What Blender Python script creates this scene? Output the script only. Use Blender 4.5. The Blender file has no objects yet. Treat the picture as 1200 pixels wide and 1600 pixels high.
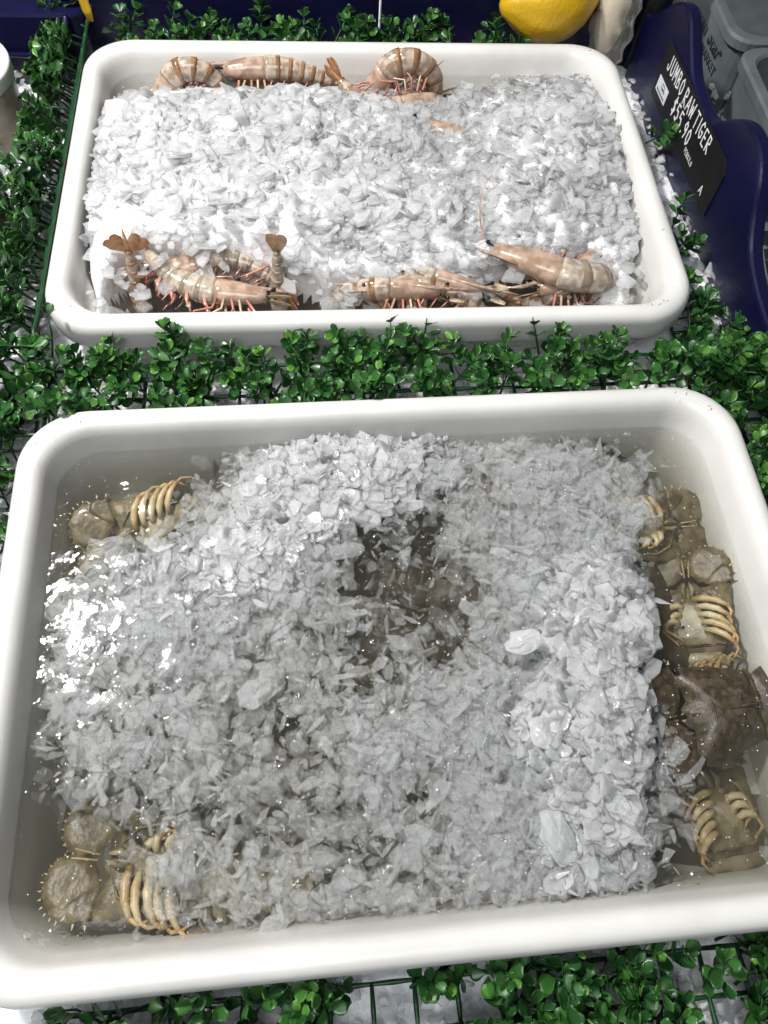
import bpy, math, random
import numpy as np
from mathutils import Vector, Matrix, Quaternion

random.seed(7)
RNG = np.random.default_rng(11)
scene = bpy.context.scene
COL = scene.collection
R = math.radians

# ------------------------------------------------------------------ camera
CAM_H = 0.56792
cam_data = bpy.data.cameras.new('camera')
cam_data.sensor_fit = 'HORIZONTAL'
cam_data.sensor_width = 36.0
cam_data.lens = 36.0
cam_data.clip_start = 0.01
cam_data.clip_end = 60
cam = bpy.data.objects.new('camera', cam_data)
COL.objects.link(cam)
RT = Vector((0.99326182, 0.10272874, 0.05364487))
UP = Vector((-0.11589204, 0.88044468, 0.45976755))
FW = Vector((0.0, 0.46288656, -0.88641753))
cam.matrix_world = Matrix(((RT.x, UP.x, -FW.x, 0), (RT.y, UP.y, -FW.y, 0), (RT.z, UP.z, -FW.z, CAM_H), (0, 0, 0, 1)))
scene.camera = cam

# ------------------------------------------------------------------ world, lamps, exposure
world = bpy.data.worlds.new('World')
scene.world = world
world.use_nodes = True
bg = world.node_tree.nodes['Background']
bg.inputs[0].default_value = (0.80, 0.85, 1.0, 1)
bg.inputs[1].default_value = 0.10


def lamp(name, loc, target, size, power, col):
    d = bpy.data.lights.new(name, 'AREA')
    d.shape = 'RECTANGLE'
    d.size, d.size_y = size
    d.energy = power
    d.color = col
    o = bpy.data.objects.new(name, d)
    COL.objects.link(o)
    o.location = loc
    v = Vector(target) - Vector(loc)
    o.rotation_euler = v.to_track_quat('-Z', 'Y').to_euler()
    return o


lamp('ceiling_or_fill_lamp', (-0.78, 0.62, 1.35), (-0.05, 0.45, 0), (0.16, 0.07), 39, (1.0, 0.98, 0.95))
lamp('ceiling_or_fill_lamp', (-0.25, -0.75, 1.9), (-0.05, 0.45, 0), (1.3, 0.9), 24, (0.95, 0.98, 1.0))  # no real fitting: broad fill added behind the camera to soften contrast

scene.view_settings.view_transform = 'Standard'
scene.view_settings.look = 'None'
scene.view_settings.exposure = 0.0
scene.view_settings.gamma = 1.0
scene.render.engine = 'CYCLES'
cy = scene.cycles
cy.max_bounces = 14
cy.diffuse_bounces = 8
cy.glossy_bounces = 3
cy.transmission_bounces = 4
cy.transparent_max_bounces = 20
cy.volume_bounces = 1
cy.caustics_reflective = False
cy.caustics_refractive = False
cy.sample_clamp_indirect = 4.0
cy.use_adaptive_sampling = True
cy.adaptive_threshold = 0.035
cy.adaptive_min_samples = 12
cy.use_denoising = True
try:
    cy.denoiser = 'OPENIMAGEDENOISE'
    cy.denoising_input_passes = 'RGB_ALBEDO_NORMAL'
except Exception:
    pass

# ------------------------------------------------------------------ frames of the two tubs
W, D = 0.645, 0.4495


class Frame:
    def __init__(s, x, y, a):
        s.o = Vector((x, y, 0)); s.a = a
        s.ex = Vector((math.cos(a), math.sin(a), 0)); s.ey = Vector((-math.sin(a), math.cos(a), 0))
        s.m = Matrix.Translation(s.o) @ Matrix.Rotation(a, 4, 'Z')

    def p(s, u, v, z=0.0):
        return s.o + s.ex * u + s.ey * v + Vector((0, 0, z))


BACK = Frame(-0.06187708, 0.72069846, 0.17462801)
FRONT = Frame(0.03433973, 0.19674698, 0.19124633)

# ------------------------------------------------------------------ materials


def nodes_of(m):
    m.use_nodes = True
    nt = m.node_tree
    return nt, nt.nodes['Principled BSDF'], nt.nodes['Material Output']


def mat(name, col, rough=0.5, var=0.0, scale=60.0, bump=0.0, bscale=200.0, col2=None, sss=0.0, coat=0.0, spec=0.5,
        alpha=1.0, trans=0.0, bdist=0.002, lo=0.4, hi=0.6):
    m = bpy.data.materials.new(name)
    nt, b, out = nodes_of(m)
    b.inputs['Roughness'].default_value = rough
    b.inputs['Specular IOR Level'].default_value = spec
    b.inputs['Coat Weight'].default_value = coat
    b.inputs['Coat Roughness'].default_value = 0.08
    b.inputs['Alpha'].default_value = alpha
    if sss:
        b.inputs['Subsurface Weight'].default_value = sss
        b.inputs['Subsurface Radius'].default_value = (0.012, 0.012, 0.012) if sss > 0.5 else (0.006, 0.004, 0.003)
        b.inputs['Subsurface Scale'].default_value = 1.0
    tc = nt.nodes.new('ShaderNodeTexCoord')
    c1 = (*col, 1)
    if var or col2:
        n = nt.nodes.new('ShaderNodeTexNoise')
        n.inputs['Scale'].default_value = scale
        n.inputs['Detail'].default_value = 5
        nt.links.new(tc.outputs['Object'], n.inputs['Vector'])
        rmp = nt.nodes.new('ShaderNodeValToRGB')
        c2 = (*col2, 1) if col2 else tuple(max(0, x * (1 - var)) for x in col) + (1,)
        rmp.color_ramp.elements[0].color = c2
        rmp.color_ramp.elements[0].position = lo
        rmp.color_ramp.elements[1].color = c1
        rmp.color_ramp.elements[1].position = hi
        nt.links.new(n.outputs['Fac'], rmp.inputs['Fac'])
        nt.links.new(rmp.outputs['Color'], b.inputs['Base Color'])
    else:
        b.inputs['Base Color'].default_value = c1
    if bump:
        n2 = nt.nodes.new('ShaderNodeTexNoise')
        n2.inputs['Scale'].default_value = bscale
        n2.inputs['Detail'].default_value = 4
        nt.links.new(tc.outputs['Object'], n2.inputs['Vector'])
        bp = nt.nodes.new('ShaderNodeBump')
        bp.inputs['Strength'].default_value = bump
        bp.inputs['Distance'].default_value = bdist
        nt.links.new(n2.outputs['Fac'], bp.inputs['Height'])
        nt.links.new(bp.outputs['Normal'], b.inputs['Normal'])
    return m


def ice_mat(name, a0, a1, rough=0.12, tint=(0.86, 0.90, 0.95), trl=0.35, ior=1.31, spec=0.6):
    """wet ice: part clear, part cloudy; every flake has its own cloudiness (attribute rnd)"""
    m = bpy.data.materials.new(name)
    nt, b, out = nodes_of(m)
    at = nt.nodes.new('ShaderNodeAttribute'); at.attribute_name = 'rnd'
    tc = nt.nodes.new('ShaderNodeTexCoord')
    n = nt.nodes.new('ShaderNodeTexNoise'); n.inputs['Scale'].default_value = 190; n.inputs['Detail'].default_value = 4
    nt.links.new(tc.outputs['Object'], n.inputs['Vector'])
    mr = nt.nodes.new('ShaderNodeMapRange')
    mr.inputs['To Min'].default_value = a0; mr.inputs['To Max'].default_value = a1
    mx = nt.nodes.new('ShaderNodeMath'); mx.operation = 'MULTIPLY_ADD'
    mx.inputs[1].default_value = 0.55
    nt.links.new(n.outputs['Fac'], mx.inputs[0]); 
    sb = nt.nodes.new('ShaderNodeMath'); sb.operation = 'MULTIPLY'; sb.inputs[1].default_value = 0.7
    nt.links.new(at.outputs['Fac'], sb.inputs[0]); nt.links.new(sb.outputs[0], mx.inputs[2])
    nt.links.new(mx.outputs[0], mr.inputs['Value'])
    b.inputs['Base Color'].default_value = (*tint, 1)
    b.inputs['Roughness'].default_value = rough
    b.inputs['IOR'].default_value = ior
    b.inputs['Specular IOR Level'].default_value = spec
    bp = nt.nodes.new('ShaderNodeBump'); bp.inputs['Strength'].default_value = 0.25; bp.inputs['Distance'].default_value = 0.0010
    n2 = nt.nodes.new('ShaderNodeTexNoise'); n2.inputs['Scale'].default_value = 420; n2.inputs['Detail'].default_value = 3
    nt.links.new(tc.outputs['Object'], n2.inputs['Vector'])
    nt.links.new(n2.outputs['Fac'], bp.inputs['Height'])
    nt.links.new(bp.outputs['Normal'], b.inputs['Normal'])
    tr = nt.nodes.new('ShaderNodeBsdfTranslucent'); tr.inputs['Color'].default_value = (*tint, 1)
    m1 = nt.nodes.new('ShaderNodeMixShader'); m1.inputs[0].default_value = trl
    nt.links.new(b.outputs[0], m1.inputs[1]); nt.links.new(tr.outputs[0], m1.inputs[2])
    tp = nt.nodes.new('ShaderNodeBsdfTransparent')
    gl = nt.nodes.new('ShaderNodeBsdfGlossy'); gl.inputs['Roughness'].default_value = 0.07
    nt.links.new(bp.outputs['Normal'], gl.inputs['Normal'])
    fr = nt.nodes.new('ShaderNodeFresnel'); fr.inputs['IOR'].default_value = ior
    m0 = nt.nodes.new('ShaderNodeMixShader')
    nt.links.new(fr.outputs[0], m0.inputs[0]); nt.links.new(tp.outputs[0], m0.inputs[1]); nt.links.new(gl.outputs[0], m0.inputs[2])
    m2 = nt.nodes.new('ShaderNodeMixShader')
    nt.links.new(mr.outputs[0], m2.inputs[0]); nt.links.new(m0.outputs[0], m2.inputs[1]); nt.links.new(m1.outputs[0], m2.inputs[2])
    nt.links.new(m2.outputs[0], out.inputs['Surface'])
    return m


def water_mat(name, dens, scat, col, absorb, bump, bscale):
    m = bpy.data.materials.new(name)
    nt, b, out = nodes_of(m)
    nt.nodes.remove(b)
    tp = nt.nodes.new('ShaderNodeBsdfTransparent')
    gl = nt.nodes.new('ShaderNodeBsdfGlossy'); gl.inputs['Roughness'].default_value = 0.05
    fr = nt.nodes.new('ShaderNodeFresnel'); fr.inputs['IOR'].default_value = 1.33
    tc = nt.nodes.new('ShaderNodeTexCoord')
    n = nt.nodes.new('ShaderNodeTexNoise'); n.inputs['Scale'].default_value = bscale; n.inputs['Detail'].default_value = 2
    nt.links.new(tc.outputs['Object'], n.inputs['Vector'])
    bp = nt.nodes.new('ShaderNodeBump'); bp.inputs['Strength'].default_value = bump; bp.inputs['Distance'].default_value = 0.004
    n3 = nt.nodes.new('ShaderNodeTexNoise'); n3.inputs['Scale'].default_value = 170; n3.inputs['Detail'].default_value = 2
    nt.links.new(tc.outputs['Object'], n3.inputs['Vector'])
    ma = nt.nodes.new('ShaderNodeMath'); ma.operation = 'MULTIPLY_ADD'; ma.inputs[1].default_value = 0.14
    nt.links.new(n3.outputs['Fac'], ma.inputs[0]); nt.links.new(n.outputs['Fac'], ma.inputs[2])
    nt.links.new(ma.outputs[0], bp.inputs['Height'])
    nt.links.new(bp.outputs['Normal'], gl.inputs['Normal'])
    mx = nt.nodes.new('ShaderNodeMixShader')
    nt.links.new(fr.outputs[0], mx.inputs[0]); nt.links.new(tp.outputs[0], mx.inputs[1]); nt.links.new(gl.outputs[0], mx.inputs[2])
    nt.links.new(mx.outputs[0], out.inputs['Surface'])
    v = nt.nodes.new('ShaderNodeVolumeAbsorption')
    v.inputs['Density'].default_value = dens
    v.inputs['Color'].default_value = (*absorb, 1)
    v2 = nt.nodes.new('ShaderNodeVolumeScatter')
    v2.inputs['Density'].default_value = scat
    v2.inputs['Color'].default_value = (*col, 1)
    v2.inputs['Anisotropy'].default_value = 0.2
    ad = nt.nodes.new('ShaderNodeAddShader')
    nt.links.new(v.outputs[0], ad.inputs[0]); nt.links.new(v2.outputs[0], ad.inputs[1])
    nt.links.new(ad.outputs[0], out.inputs['Volume'])
    m.cycles.homogeneous_volume = True
    return m


M = {}
M['tub'] = mat('white_polyethylene', (0.69, 0.68, 0.65), 0.32, var=0.10, scale=11, bump=0.10, bscale=260, bdist=0.0006)
M['ice'] = ice_mat('dry_crushed_ice', 0.0, 0.50, tint=(0.985, 0.99, 0.997), trl=0.5)
M['wetice'] = ice_mat('wet_crushed_ice', 0.0, 0.34, tint=(0.80, 0.815, 0.82), trl=0.45, ior=1.02, spec=0.1)
M['bedice'] = ice_mat('bed_ice', 0.1, 0.6, tint=(0.88, 0.89, 0.90))
M['pack'] = mat('packed_ice', (0.90, 0.905, 0.92), 0.35, var=0.06, scale=160, bump=0.5, bscale=170, bdist=0.005, sss=0.7)
M['slush'] = ice_mat('floating_slush', -0.35, 0.80, rough=0.3, tint=(0.78, 0.795, 0.80), trl=0.35)
M['water_front'] = water_mat('cloudy_meltwater', 15.0, 6.0, (0.70, 0.68, 0.60), (0.47, 0.45, 0.34), 0.55, 30)
M['water_back'] = water_mat('clearer_meltwater', 5.0, 2.0, (0.8, 0.75, 0.7), (0.6, 0.55, 0.45), 0.15, 70)
M['bubble'] = mat('air_bubble', (0.95, 0.97, 1.0), 0.05, spec=1.0)
M['drop'] = water_drop = mat('water_drop', (1, 1, 1), 0.02, alpha=0.12, spec=0.8)
M['leaf'] = mat('boxwood_leaf', (0.024, 0.098, 0.021), 0.36, var=0.5, scale=70, bump=0.15, bscale=300, bdist=0.0006, coat=0.05)
M['leaf_mid'] = mat('boxwood_leaf_mid', (0.042, 0.145, 0.027), 0.34, var=0.35, scale=70, bump=0.15, bscale=300, bdist=0.0006, coat=0.05)
M['leaf_new'] = mat('boxwood_leaf_new', (0.085, 0.23, 0.036), 0.34, var=0.3, scale=70, bump=0.15, bscale=300, bdist=0.0006, coat=0.05)
M['stem'] = mat('boxwood_stem', (0.012, 0.060, 0.016), 0.45, var=0.3)
M['grid'] = mat('dark_green_plastic', (0.010, 0.060, 0.018), 0.35, var=0.3, scale=30, bump=0.1)
M['navy'] = mat('navy_plastic', (0.0045, 0.0045, 0.036), 0.33, var=0.25, scale=14, bump=0.12, bscale=300, bdist=0.0008)
M['black'] = mat('chalkboard_card', (0.008, 0.008, 0.009), 0.5, var=0.3, scale=40)
M['chalk'] = mat('white_marker', (0.80, 0.80, 0.80), 0.6)
M['label'] = mat('white_sticker', (0.72, 0.75, 0.80), 0.4)
M['ink'] = mat('blue_black_ink', (0.02, 0.025, 0.06), 0.5)
M['bin'] = mat('grey_bin_plastic', (0.12, 0.14, 0.14), 0.5, var=0.18, scale=25, bump=0.15, bscale=250, bdist=0.001)
M['blacktext'] = mat('black_print', (0.012, 0.013, 0.015), 0.5)
M['lemon'] = mat('lemon_peel', (0.62, 0.37, 0.012), 0.36, var=0.12, scale=18, bump=0.5, bscale=230, bdist=0.0016)
M['yellow'] = mat('yellow_plastic', (0.55, 0.33, 0.02), 0.4, var=0.2, scale=60)
M['bag'] = mat('clear_film', (0.85, 0.82, 0.74), 0.12, alpha=0.22, bump=0.5, bscale=60, bdist=0.004)
M['cream'] = mat('cream_food', (0.62, 0.53, 0.36), 0.5, var=0.2, scale=30)
M['sheet'] = mat('grey_sheet', (0.22, 0.22, 0.23), 0.45, var=0.2, scale=18, bump=0.3, bscale=40, bdist=0.004)
M['strap'] = mat('black_strap', (0.01, 0.01, 0.011), 0.5)
M['bucket'] = mat('cloudy_pail', (0.45, 0.38, 0.31), 0.35, var=0.35, scale=26, bump=0.2, bscale=60)
M['lid'] = mat('white_lid', (0.80, 0.80, 0.79), 0.35, var=0.05)
M['shell'] = mat('bug_shell_brown', (0.088, 0.068, 0.042), 0.36, col2=(0.040, 0.029, 0.018), scale=150, bump=0.4, bscale=650, bdist=0.0012)
M['under'] = mat('bug_underside_cream', (0.40, 0.355, 0.235), 0.4, col2=(0.17, 0.14, 0.075), scale=55, bump=0.4, bscale=180, bdist=0.0015)
M['olive'] = mat('bug_plate_olive', (0.20, 0.165, 0.09), 0.4, col2=(0.09, 0.068, 0.034), scale=80, bump=0.4, bscale=200)
M['leg'] = mat('bug_leg_cream', (0.62, 0.53, 0.33), 0.38, col2=(0.44, 0.31, 0.15), scale=45, bump=0.2, bscale=200)
M['legtip'] = mat('bug_leg_orange', (0.50, 0.33, 0.15), 0.4, var=0.4, scale=80)
M['spine'] = mat('bug_spine_pale', (0.66, 0.56, 0.36), 0.4)
M['eye'] = mat('dark_eye', (0.012, 0.008, 0.008), 0.12)
M['prawn'] = mat('prawn_shell_pale', (0.54, 0.44, 0.36), 0.16, col2=(0.30, 0.22, 0.16), scale=130, bump=0.15, bscale=160, sss=0.15, coat=0.4)
M['band'] = mat('prawn_shell_band', (0.33, 0.19, 0.10), 0.16, col2=(0.20, 0.105, 0.05), scale=90, bump=0.15, bscale=160, coat=0.4)
M['grey'] = mat('prawn_shell_grey', (0.52, 0.45, 0.37), 0.16, col2=(0.32, 0.26, 0.20), scale=130, bump=0.15, bscale=160, sss=0.15, coat=0.4)
M['greyband'] = mat('prawn_shell_greyband', (0.33, 0.27, 0.20), 0.16, col2=(0.22, 0.17, 0.12), scale=90, bump=0.15, coat=0.4)
M['prawnhead'] = mat('prawn_head', (0.50, 0.36, 0.27), 0.18, col2=(0.30, 0.20, 0.14), scale=85, bump=0.2, bscale=150, sss=0.15, coat=0.4)
M['pink'] = mat('prawn_leg_pink', (0.62, 0.27, 0.19), 0.25, var=0.4, scale=60, coat=0.3)
M['limb'] = mat('prawn_limb_pale', (0.68, 0.47, 0.33), 0.25, var=0.3, scale=60, coat=0.3)
M['tail'] = mat('prawn_tail_rust', (0.42, 0.16, 0.055), 0.22, col2=(0.56, 0.33, 0.17), scale=110, coat=0.3)
M['tailpale'] = mat('prawn_tail_pale', (0.56, 0.42, 0.28), 0.22, col2=(0.42, 0.24, 0.12), scale=90, coat=0.3)

# ------------------------------------------------------------------ mesh helpers


class MB:
    """collects verts / faces / material slots, builds ONE mesh object"""

    def __init__(s):
        s.v = []; s.f = []; s.mi = []

    def add(s, vs, fs, mi=0):
        b = len(s.v)
        s.v.extend([tuple(p) for p in vs])
        for f in fs:
            s.f.append(tuple(i + b for i in f)); s.mi.append(mi)

    def tube(s, pts, rad, n=6, mi=0, flat=1.0, caps=True):
        pts = [Vector(p) for p in pts]
        k = len(pts)
        if not hasattr(rad, '__len__'): rad = [rad] * k
        t = [(pts[min(i + 1, k - 1)] - pts[max(i - 1, 0)]).normalized() for i in range(k)]
        up = Vector((0, 0, 1))
        if abs(t[0].dot(up)) > 0.95: up = Vector((0, 1, 0))
        vs = []
        nrm = (up - t[0] * up.dot(t[0])).normalized()
        for i in range(k):
            nrm = (nrm - t[i] * nrm.dot(t[i]))
            nrm = nrm.normalized() if nrm.length > 1e-6 else Vector((1, 0, 0))
            bn = t[i].cross(nrm)
            for j in range(n):
                a = 2 * math.pi * j / n
                vs.append(pts[i] + (nrm * math.cos(a) * flat + bn * math.sin(a)) * rad[i])
        fs = []
        for i in range(k - 1):
            for j in range(n):
                a, b = i * n + j, i * n + (j + 1) % n
                fs.append((a, b, b + n, a + n))
        if caps:
            fs.append(tuple(reversed(range(n)))); fs.append(tuple(range((k - 1) * n, k * n)))
        s.add(vs, fs, mi)

    def box(s, c, e, mi=0, m=None):
        vs = []
        for x in (-1, 1):
            for y in (-1, 1):
                for z in (-1, 1):
                    p = Vector((c[0] + x * e[0] / 2, c[1] + y * e[1] / 2, c[2] + z * e[2] / 2))
                    vs.append(m @ p if m else p)
        s.add(vs, [(0, 1, 3, 2), (4, 6, 7, 5), (0, 4, 5, 1), (2, 3, 7, 6), (0, 2, 6, 4), (1, 5, 7, 3)], mi)

    def dome(s, outline, h, zb, mi=0, mb=0, rings=(1.0, 0.88, 0.66, 0.36), bumps=0.0, zc=0.0, hb=0.0, pw=2.0):
        """star-shaped closed plate: domed top (mi), shallow underside (mb)"""
        n = len(outline)
        cx = sum(p[0] for p in outline) / n; cy_ = sum(p[1] for p in outline) / n
        vs = []; fs = []
        for r in rings:
            for (x, y) in outline:
                z = h * (1 - r ** pw) + (random.uniform(-bumps, bumps) if r < 1 else 0)
                vs.append((cx + (x - cx) * r, cy_ + (y - cy_) * r, zc + z))
        vs.append((cx, cy_, zc + h))
        k = len(rings); c = len(vs) - 1
        for i in range(k - 1):
            for j in range(n):
                a, b = i * n + j, i * n + (j + 1) % n
                fs.append((a, b, b + n, a + n))
        for j in range(n):
            fs.append(((k - 1) * n + j, (k - 1) * n + (j + 1) % n, c))
        s.add(vs, fs, mi)
        vs = []; fs = []
        rr = (1.0, 0.93, 0.6)
        for r in rr:
            for (x, y) in outline:
                zz = zc if r == 1.0 else zc - zb - hb * (1 - r)
                vs.append((cx + (x - cx) * r, cy_ + (y - cy_) * r, zz))
        vs.append((cx, cy_, zc - zb - hb))
        c = len(vs) - 1
        for i in range(2):
            for j in range(n):
                a, b = i * n + j, i * n + (j + 1) % n
                fs.append((a + n, b + n, b, a))
        for j in range(n):
            fs.append((c, 2 * n + (j + 1) % n, 2 * n + j))
        s.add(vs, fs, mb)

    def ball(s, c, r, mi=0, nu=10, nv=7):
        if not hasattr(r, '__len__'): r = (r, r, r)
        vs = [(c[0], c[1], c[2] - r[2])]
        for i in range(1, nv):
            a = math.pi * i / nv
            for j in range(nu):
                b = 2 * math.pi * j / nu
                vs.append((c[0] + r[0] * math.sin(a) * math.cos(b), c[1] + r[1] * math.sin(a) * math.sin(b), c[2] - r[2] * math.cos(a)))
        vs.append((c[0], c[1], c[2] + r[2]))
        fs = []
        for j in range(nu):
            fs.append((0, 1 + (j + 1) % nu, 1 + j))
            fs.append((len(vs) - 1, 1 + (nv - 2) * nu + j, 1 + (nv - 2) * nu + (j + 1) % nu))
        for i in range(nv - 2):
            for j in range(nu):
                a, b = 1 + i * nu + j, 1 + i * nu + (j + 1) % nu
                fs.append((a, b, b + nu, a + nu))
        s.add(vs, fs, mi)

    def xf(s, m):
        s.v = [tuple(m @ Vector(p)) for p in s.v]
        return s

    def build(s, name, mats, parent=None, smooth=True, m=None):
        if not isinstance(mats, (list, tuple)): mats = [mats]
        me = bpy.data.meshes.new(name)
        me.from_pydata(s.v, [], s.f)
        for x in mats: me.materials.append(x)
        if len(mats) > 1: me.polygons.foreach_set('material_index', s.mi)
        if smooth: me.polygons.foreach_set('use_smooth', [True] * len(me.polygons))
        me.update()
        return link(name, me, parent, m)


def link(name, me, parent=None, m=None):
    o = bpy.data.objects.new(name, me)
    COL.objects.link(o)
    if parent: o.parent = parent
    if m is not None: o.matrix_local = m
    return o


def thing(name, label, cat, m=None, group=None):
    o = bpy.data.objects.new(name, None)
    o.empty_display_size = 0.02
    COL.objects.link(o)
    if m is not None: o.matrix_world = m
    return tag(o, label, cat, group)


def tag(o, label, cat, group=None, kind=None):
    if label: o['label'] = label
    if cat: o['category'] = cat
    if group: o['group'] = group
    if kind: o['kind'] = kind
    return o


def kind(o, k, label=None):
    o['kind'] = k
    if label: o['label'] = label
    return o


def np_mesh(name, V, F, mats, rnd=None, smooth=True, mi=None):
    """V (n,3), F (m,3) triangles, numpy"""
    me = bpy.data.meshes.new(name)
    me.vertices.add(len(V)); me.vertices.foreach_set('co', V.astype(np.float32).ravel())
    me.loops.add(F.size); me.loops.foreach_set('vertex_index', F.astype(np.int32).ravel())
    me.polygons.add(len(F))
    me.polygons.foreach_set('loop_start', np.arange(0, F.size, 3, dtype=np.int32))
    me.polygons.foreach_set('use_smooth', np.full(len(F), smooth))
    if not isinstance(mats, (list, tuple)): mats = [mats]
    for x in mats: me.materials.append(x)
    if mi is not None: me.polygons.foreach_set('material_index', mi.astype(np.int32))
    if rnd is not None:
        a = me.attributes.new('rnd', 'FLOAT', 'POINT'); a.data.foreach_set('value', rnd.astype(np.float32))
    me.update(calc_edges=True)
    me.validate()
    return me


def hash2(x, y, s=0):
    return np.modf(np.abs(np.sin(x * 127.1 + y * 311.7 + s * 74.7) * 43758.5453))[0]


def vnoise(x, y, s=0):
    xi, yi = np.floor(x), np.floor(y); fx, fy = x - xi, y - yi
    fx = fx * fx * (3 - 2 * fx); fy = fy * fy * (3 - 2 * fy)
    return ((hash2(xi, yi, s) * (1 - fx) + hash2(xi + 1, yi, s) * fx) * (1 - fy)
            + (hash2(xi, yi + 1, s) * (1 - fx) + hash2(xi + 1, yi + 1, s) * fx) * fy)


def grid_map(txt):
    return np.array([[int(c) for c in l] for l in txt.split()], dtype=float)


def look(g, u, v):
    nv, nu = g.shape
    x = np.clip((u + W / 2) / W * (nu - 1), 0, nu - 1.001); y = np.clip((D / 2 - v) / D * (nv - 1), 0, nv - 1.001)
    i = x.astype(int); j = y.astype(int); fx = x - i; fy = y - j
    return (g[j, i] * (1 - fx) + g[j, i + 1] * fx) * (1 - fy) + (g[j + 1, i] * (1 - fx) + g[j + 1, i + 1] * fx) * fy



# ------------------------------------------------------------------ the tubs


def rrect(e, rad=0.056, n=10, w=W, d=D):
    """rounded rectangle inset by e"""
    r = max(rad - e * 0.55, 0.012)
    hx, hy = w / 2 - e, d / 2 - e
    pts = []
    for cx, cy_, a0 in ((hx - r, hy - r, 0), (-hx + r, hy - r, 90), (-hx + r, -hy + r, 180), (hx - r, -hy + r, 270)):
        for i in range(n + 1):
            a = R(a0 + 90 * i / n)
            pts.append((cx + r * math.cos(a), cy_ + r * math.sin(a)))
    return pts


def loft(mb, prof, cap0, cap1, mi=0):
    vs = []; fs = []
    rings = [rrect(e) for e, z in prof]
    n = len(rings[0])
    for (e, z), rg in zip(prof, rings):
        vs += [(x, y, z) for x, y in rg]
    for i in range(len(prof) - 1):
        for j in range(n):
            a, b = i * n + j, i * n + (j + 1) % n
            fs.append((a, b, b + n, a + n))
    if cap0: fs.append(tuple(reversed(range(n))))
    if cap1: fs.append(tuple(range((len(prof) - 1) * n, len(prof) * n)))
    mb.add(vs, fs, mi)


TUB_PROF = [(0.036, -0.133), (0.031, -0.128), (0.020, -0.040), (0.0192, -0.036), (0.004, -0.0355), (0.0015, -0.0335), (0.0, -0.029),
            (0.0, -0.012), (0.0012, -0.0065), (0.004, -0.0025), (0.008, -0.0004), (0.012, 0.0), (0.016, -0.0006), (0.0195, -0.0028),
            (0.0222, -0.0068), (0.0243, -0.0125), (0.0262, -0.020), (0.034, -0.050), (0.0425, -0.100), (0.046, -0.113), (0.052, -0.121), (0.062, -0.125)]
INNER = [(0.0262, -0.020), (0.034, -0.050), (0.0425, -0.100), (0.046, -0.113), (0.052, -0.121)]


def inner_e(z):
    for (e0, z0), (e1, z1) in zip(INNER, INNER[1:]):
        if z <= z0 and z >= z1: return e0 + (e1 - e0) * (z0 - z) / (z0 - z1)
    return INNER[-1][0] if z < INNER[-1][1] else INNER[0][0]


def tub(fr, label):
    t = thing('tub', label, 'tub', fr.m, 'white plastic tubs of seafood on ice')
    b = MB(); loft(b, [p for p in TUB_PROF[:4]], True, False)
    # body = outer wall + inner wall + floor, rim = the rolled edge between them
    loft(b, TUB_PROF[16:], False, True)
    b.build('tub_wall', M['tub'], t)
    b = MB(); loft(b, TUB_PROF[3:17], False, False)
    b.build('rim', M['tub'], t)
    # scuffs along the rim: short dark scratches lying on it
    rg_ = rrect(0.013)
    for k in range(9):
        i = random.randrange(len(rg_)); (x, y), (x2, y2) = rg_[i], rg_[(i + 1) % len(rg_)]
        f = random.random(); x, y = x + (x2 - x) * f, y + (y2 - y) * f
        a = random.uniform(0, 6.28); l = random.uniform(0.002, 0.006); bn = random.uniform(-.6, .6)
        b = MB()
        b.tube([(x, y, 0.0001), (x + l * .5 * math.cos(a), y + l * .5 * math.sin(a), 0.0002), (x + l * .5 * math.cos(a) + l * .5 * math.cos(a + bn), y + l * .5 * math.sin(a) + l * .5 * math.sin(a + bn), 0.0001)], [0.0001, 0.00025, 0.0001], 5)
        b.build('scratch', M['strap'], t)
    b = MB()
    for k in range(46):
        i = random.randrange(len(rg_)); (x, y), (x2, y2) = rg_[i], rg_[(i + 1) % len(rg_)]
        f = random.random(); e = random.uniform(-.004, .007); x, y = (x + (x2 - x) * f), (y + (y2 - y) * f)
        r = random.uniform(0.0005, 0.0016); x -= e * (1 if x > 0 else -1) * (abs(x) / W > abs(y) / D); y -= e * (1 if y > 0 else -1) * (abs(x) / W <= abs(y) / D)
        b.ball((x, y, -0.0004), (r, r * random.uniform(.7, 1.3), r * .7), nu=8, nv=6)
    b.build('droplets', M['drop'], t)['kind'] = 'stuff'
    return t


tub(BACK, 'white plastic tub heaped with prawns under crushed ice, behind')
tub(FRONT, 'white plastic tub of slushy ice water and brown flathead bugs, nearest')

ZW_B, ZW_F = -0.028, -0.030


def water(fr, zw, m, label, amp, group_seed):
    """closed body of water: rippled top, sides just inside the tub's wall thickness"""
    b = MB()
    prof = [(0.053, -0.124), (0.049, -0.1205), (0.0435, -0.112), (0.040, -0.100), (inner_e(zw) - 0.002, zw)]
    loft(b, prof, True, False)
    # the top: rings towards the centre
    rg = rrect(prof[-1][0]); n = len(rg)
    base = len(b.v) - n
    K = 46
    pts = []
    for k in range(1, K):
        s = 1 - k / K
        for (x, y) in rg:
            px, py = x * s, y * s
            z = zw + amp * float(vnoise(np.array(px * 55.), np.array(py * 55.), group_seed) - 0.5) * min(1, k / 3)
            # meniscus climbing the wall
            pts.append((px, py, z))
    off = len(b.v)
    b.v += pts
    edge = len(b.v); b.v += [(x, y, zw) for x, y in rg]
    prev = edge
    for k in range(1, K):
        cur = off + (k - 1) * n
        for j in range(n):
            b.f.append((prev + j, prev + (j + 1) % n, cur + (j + 1) % n, cur + j)); b.mi.append(0)
        prev = cur
    b.f.append(tuple(prev + j for j in range(n))); b.mi.append(0)
    o = b.build('water', m, None, True, fr.m)
    return tag(o, label, 'water', None, 'stuff')


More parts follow.
